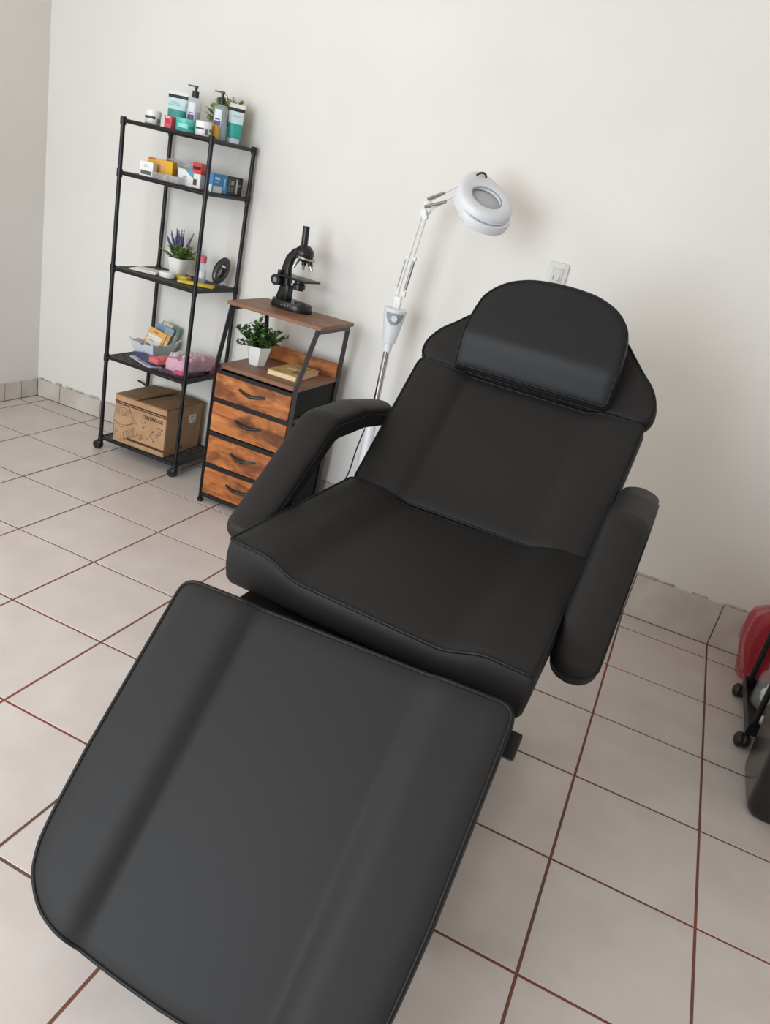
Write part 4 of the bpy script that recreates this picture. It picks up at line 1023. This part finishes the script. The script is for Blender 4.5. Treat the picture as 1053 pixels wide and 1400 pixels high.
# ------------------------------------------------------------------ trolley corner
TR_ = thing('utility_trolley', 'low black utility trolley on round casters beside red tulle', 'trolley', (3.585, -0.355, 0))
for sx in (-1, 1):
    for sy in (-1, 1):
        cs = MB(); cs.sphere((sx*0.185, sy*0.155, 0.024), 0.024, (0.75, 1, 1), 16, 10); cs.sphere((sx*0.170, sy*0.155, 0.026), 0.022, (0.8, 1, 1), 14, 9); cs.build('caster', M_blackplastic, TR_)
        MB().cyl((sx*0.165, sy*0.145, 0.05), (sx*0.165, sy*0.145, 0.78), 0.0095, n=12).build('post', M_blackmetal, TR_)
for z in (0.055, 0.42, 0.76):
    tr = MB(); tr.box((0, 0, z), (0.36, 0.32, 0.006))
    for sx in (-1, 1): tr.box((sx*0.178, 0, z+0.012), (0.006, 0.325, 0.030), 0.001, seg=1)
    for sy in (-1, 1): tr.box((0, sy*0.16, z+0.012), (0.36, 0.006, 0.030), 0.001, seg=1)
    tr.build('tray', M_blackmetal, TR_, smooth=False)
J = thing('cotton_jar', 'clear glass jar stuffed with white cotton on the black trolley', 'jar', (3.478, -0.315, 0.0585))
MB().lathe([(0, 0), (0.052, 0), (0.058, 0.006), (0.058, 0.105), (0.046, 0.122), (0.046, 0.140), (0.049, 0.141), (0.049, 0.150), (0.044, 0.150), (0.043, 0.122), (0.054, 0.104), (0.054, 0.008), (0, 0.006)], 28).build('jar_glass', mat('jar_glass', (232, 236, 236), 0.05, alpha=0.10), J)
M_cot = mat('cotton', (232, 228, 222), 0.95); add_bump(M_cot, 60, 0.8, 0.004)
rng = random.Random(9); cb_ = MB()
for k in range(26):
    a = rng.uniform(0, 2*PI); r_ = rng.uniform(0, 0.031); cb_.sphere((r_*math.cos(a), r_*math.sin(a), rng.uniform(0.03, 0.092)), rng.uniform(0.016, 0.022), (1, 1, 0.9), 10, 7)
cb_.build('cotton', M_cot, J)
J2 = tag(MB().sphere((3.452, -0.44, 0.0735), 0.015, (1, 1.3, 1)).build('cotton_ball', M_cot), 'single white cotton ball lying on the trolley tray', 'cotton ball')
# red tulle bundle
TU = thing('tulle_bundle', 'crumpled bundle of sheer red tulle standing against the skirting', 'fabric', (3.50, -0.04, 0))
M_tul = mat('red_tulle', (196, 52, 66), 0.9, alpha=0.36)
M_tul2 = mat('red_tulle_dense', (176, 30, 48), 0.9, alpha=0.85)
for (R_, hh_, m_, sd_, nm) in ((0.125, 0.30, M_tul, 1, 'outer_layer'), (0.10, 0.28, M_tul, 2, 'middle_layer'), (0.075, 0.25, M_tul2, 3, 'inner_layer')):
    lo = []
    for j in range(13):
        v = j/12; z = hh_*v
        base = R_*(0.55+0.5*math.sin(PI*min(1, v*0.62+0.12)))*(1-0.55*smoothstep(0.86, 1.0, v))
        if j == 0: base *= 0.85
        lp = []
        for i in range(72):
            a = 2*PI*i/72
            r_ = base*(1+0.06*math.sin(11*a+sd_*2+2*v)+0.05*math.sin(17*a-3*v+sd_)+0.08*noise.noise(Vector((math.cos(a)*2+sd_*5, math.sin(a)*2, v*3))))
            lp.append(Vector((r_*math.cos(a), min(r_*math.sin(a), 0.165), 0.002+z)))
        lo.append(lp)
    MB().rings(lo, False, nm == 'inner_layer').build(nm, m_, TU)
t = thing('white_tub', 'white plastic tub resting on top of the red tulle', 'tub', (3.545, -0.06, 0.305))
MB().lathe([(0, 0), (0.045, 0), (0.055, 0.05), (0.06, 0.052), (0.06, 0.058), (0.052, 0.058), (0.045, 0.01), (0, 0.008)], 26).build('tub_body', M_whiteplastic, t)
# waste bin
BN = thing('waste_bin', 'glossy black plastic bin with rounded corners in front of trolley', 'bin', (3.545, -0.725, 0))
M_bin = mat('gloss_black_plastic', (26, 24, 23), 0.22)
def rr_loop(wx_, wy_, r_, z, n=7):
    out = []
    for (sx, sy, a0) in ((1, 1, 0), (-1, 1, 90), (-1, -1, 180), (1, -1, 270)):
        for k in range(n+1):
            a = math.radians(a0+90*k/n); out.append(Vector((sx*(wx_-r_)+r_*math.cos(a), sy*(wy_-r_)+r_*math.sin(a), z)))
    return out
MB().rings([rr_loop(0.118, 0.112, 0.03, 0.0), rr_loop(0.128, 0.120, 0.035, 0.012), rr_loop(0.132, 0.124, 0.035, 0.03), rr_loop(0.150, 0.140, 0.035, 0.42), rr_loop(0.153, 0.143, 0.035, 0.425), rr_loop(0.146, 0.136, 0.032, 0.425), rr_loop(0.128, 0.12, 0.03, 0.03)], True, True).build('bin_body', M_bin, BN, angle=50)
MB().rings([rr_loop(0.156, 0.146, 0.036, 0.405), rr_loop(0.158, 0.148, 0.036, 0.41), rr_loop(0.158, 0.148, 0.036, 0.43), rr_loop(0.150, 0.140, 0.034, 0.436), rr_loop(0.147, 0.137, 0.034, 0.43)], False, False).build('bin_rim', M_bin, BN, angle=50)
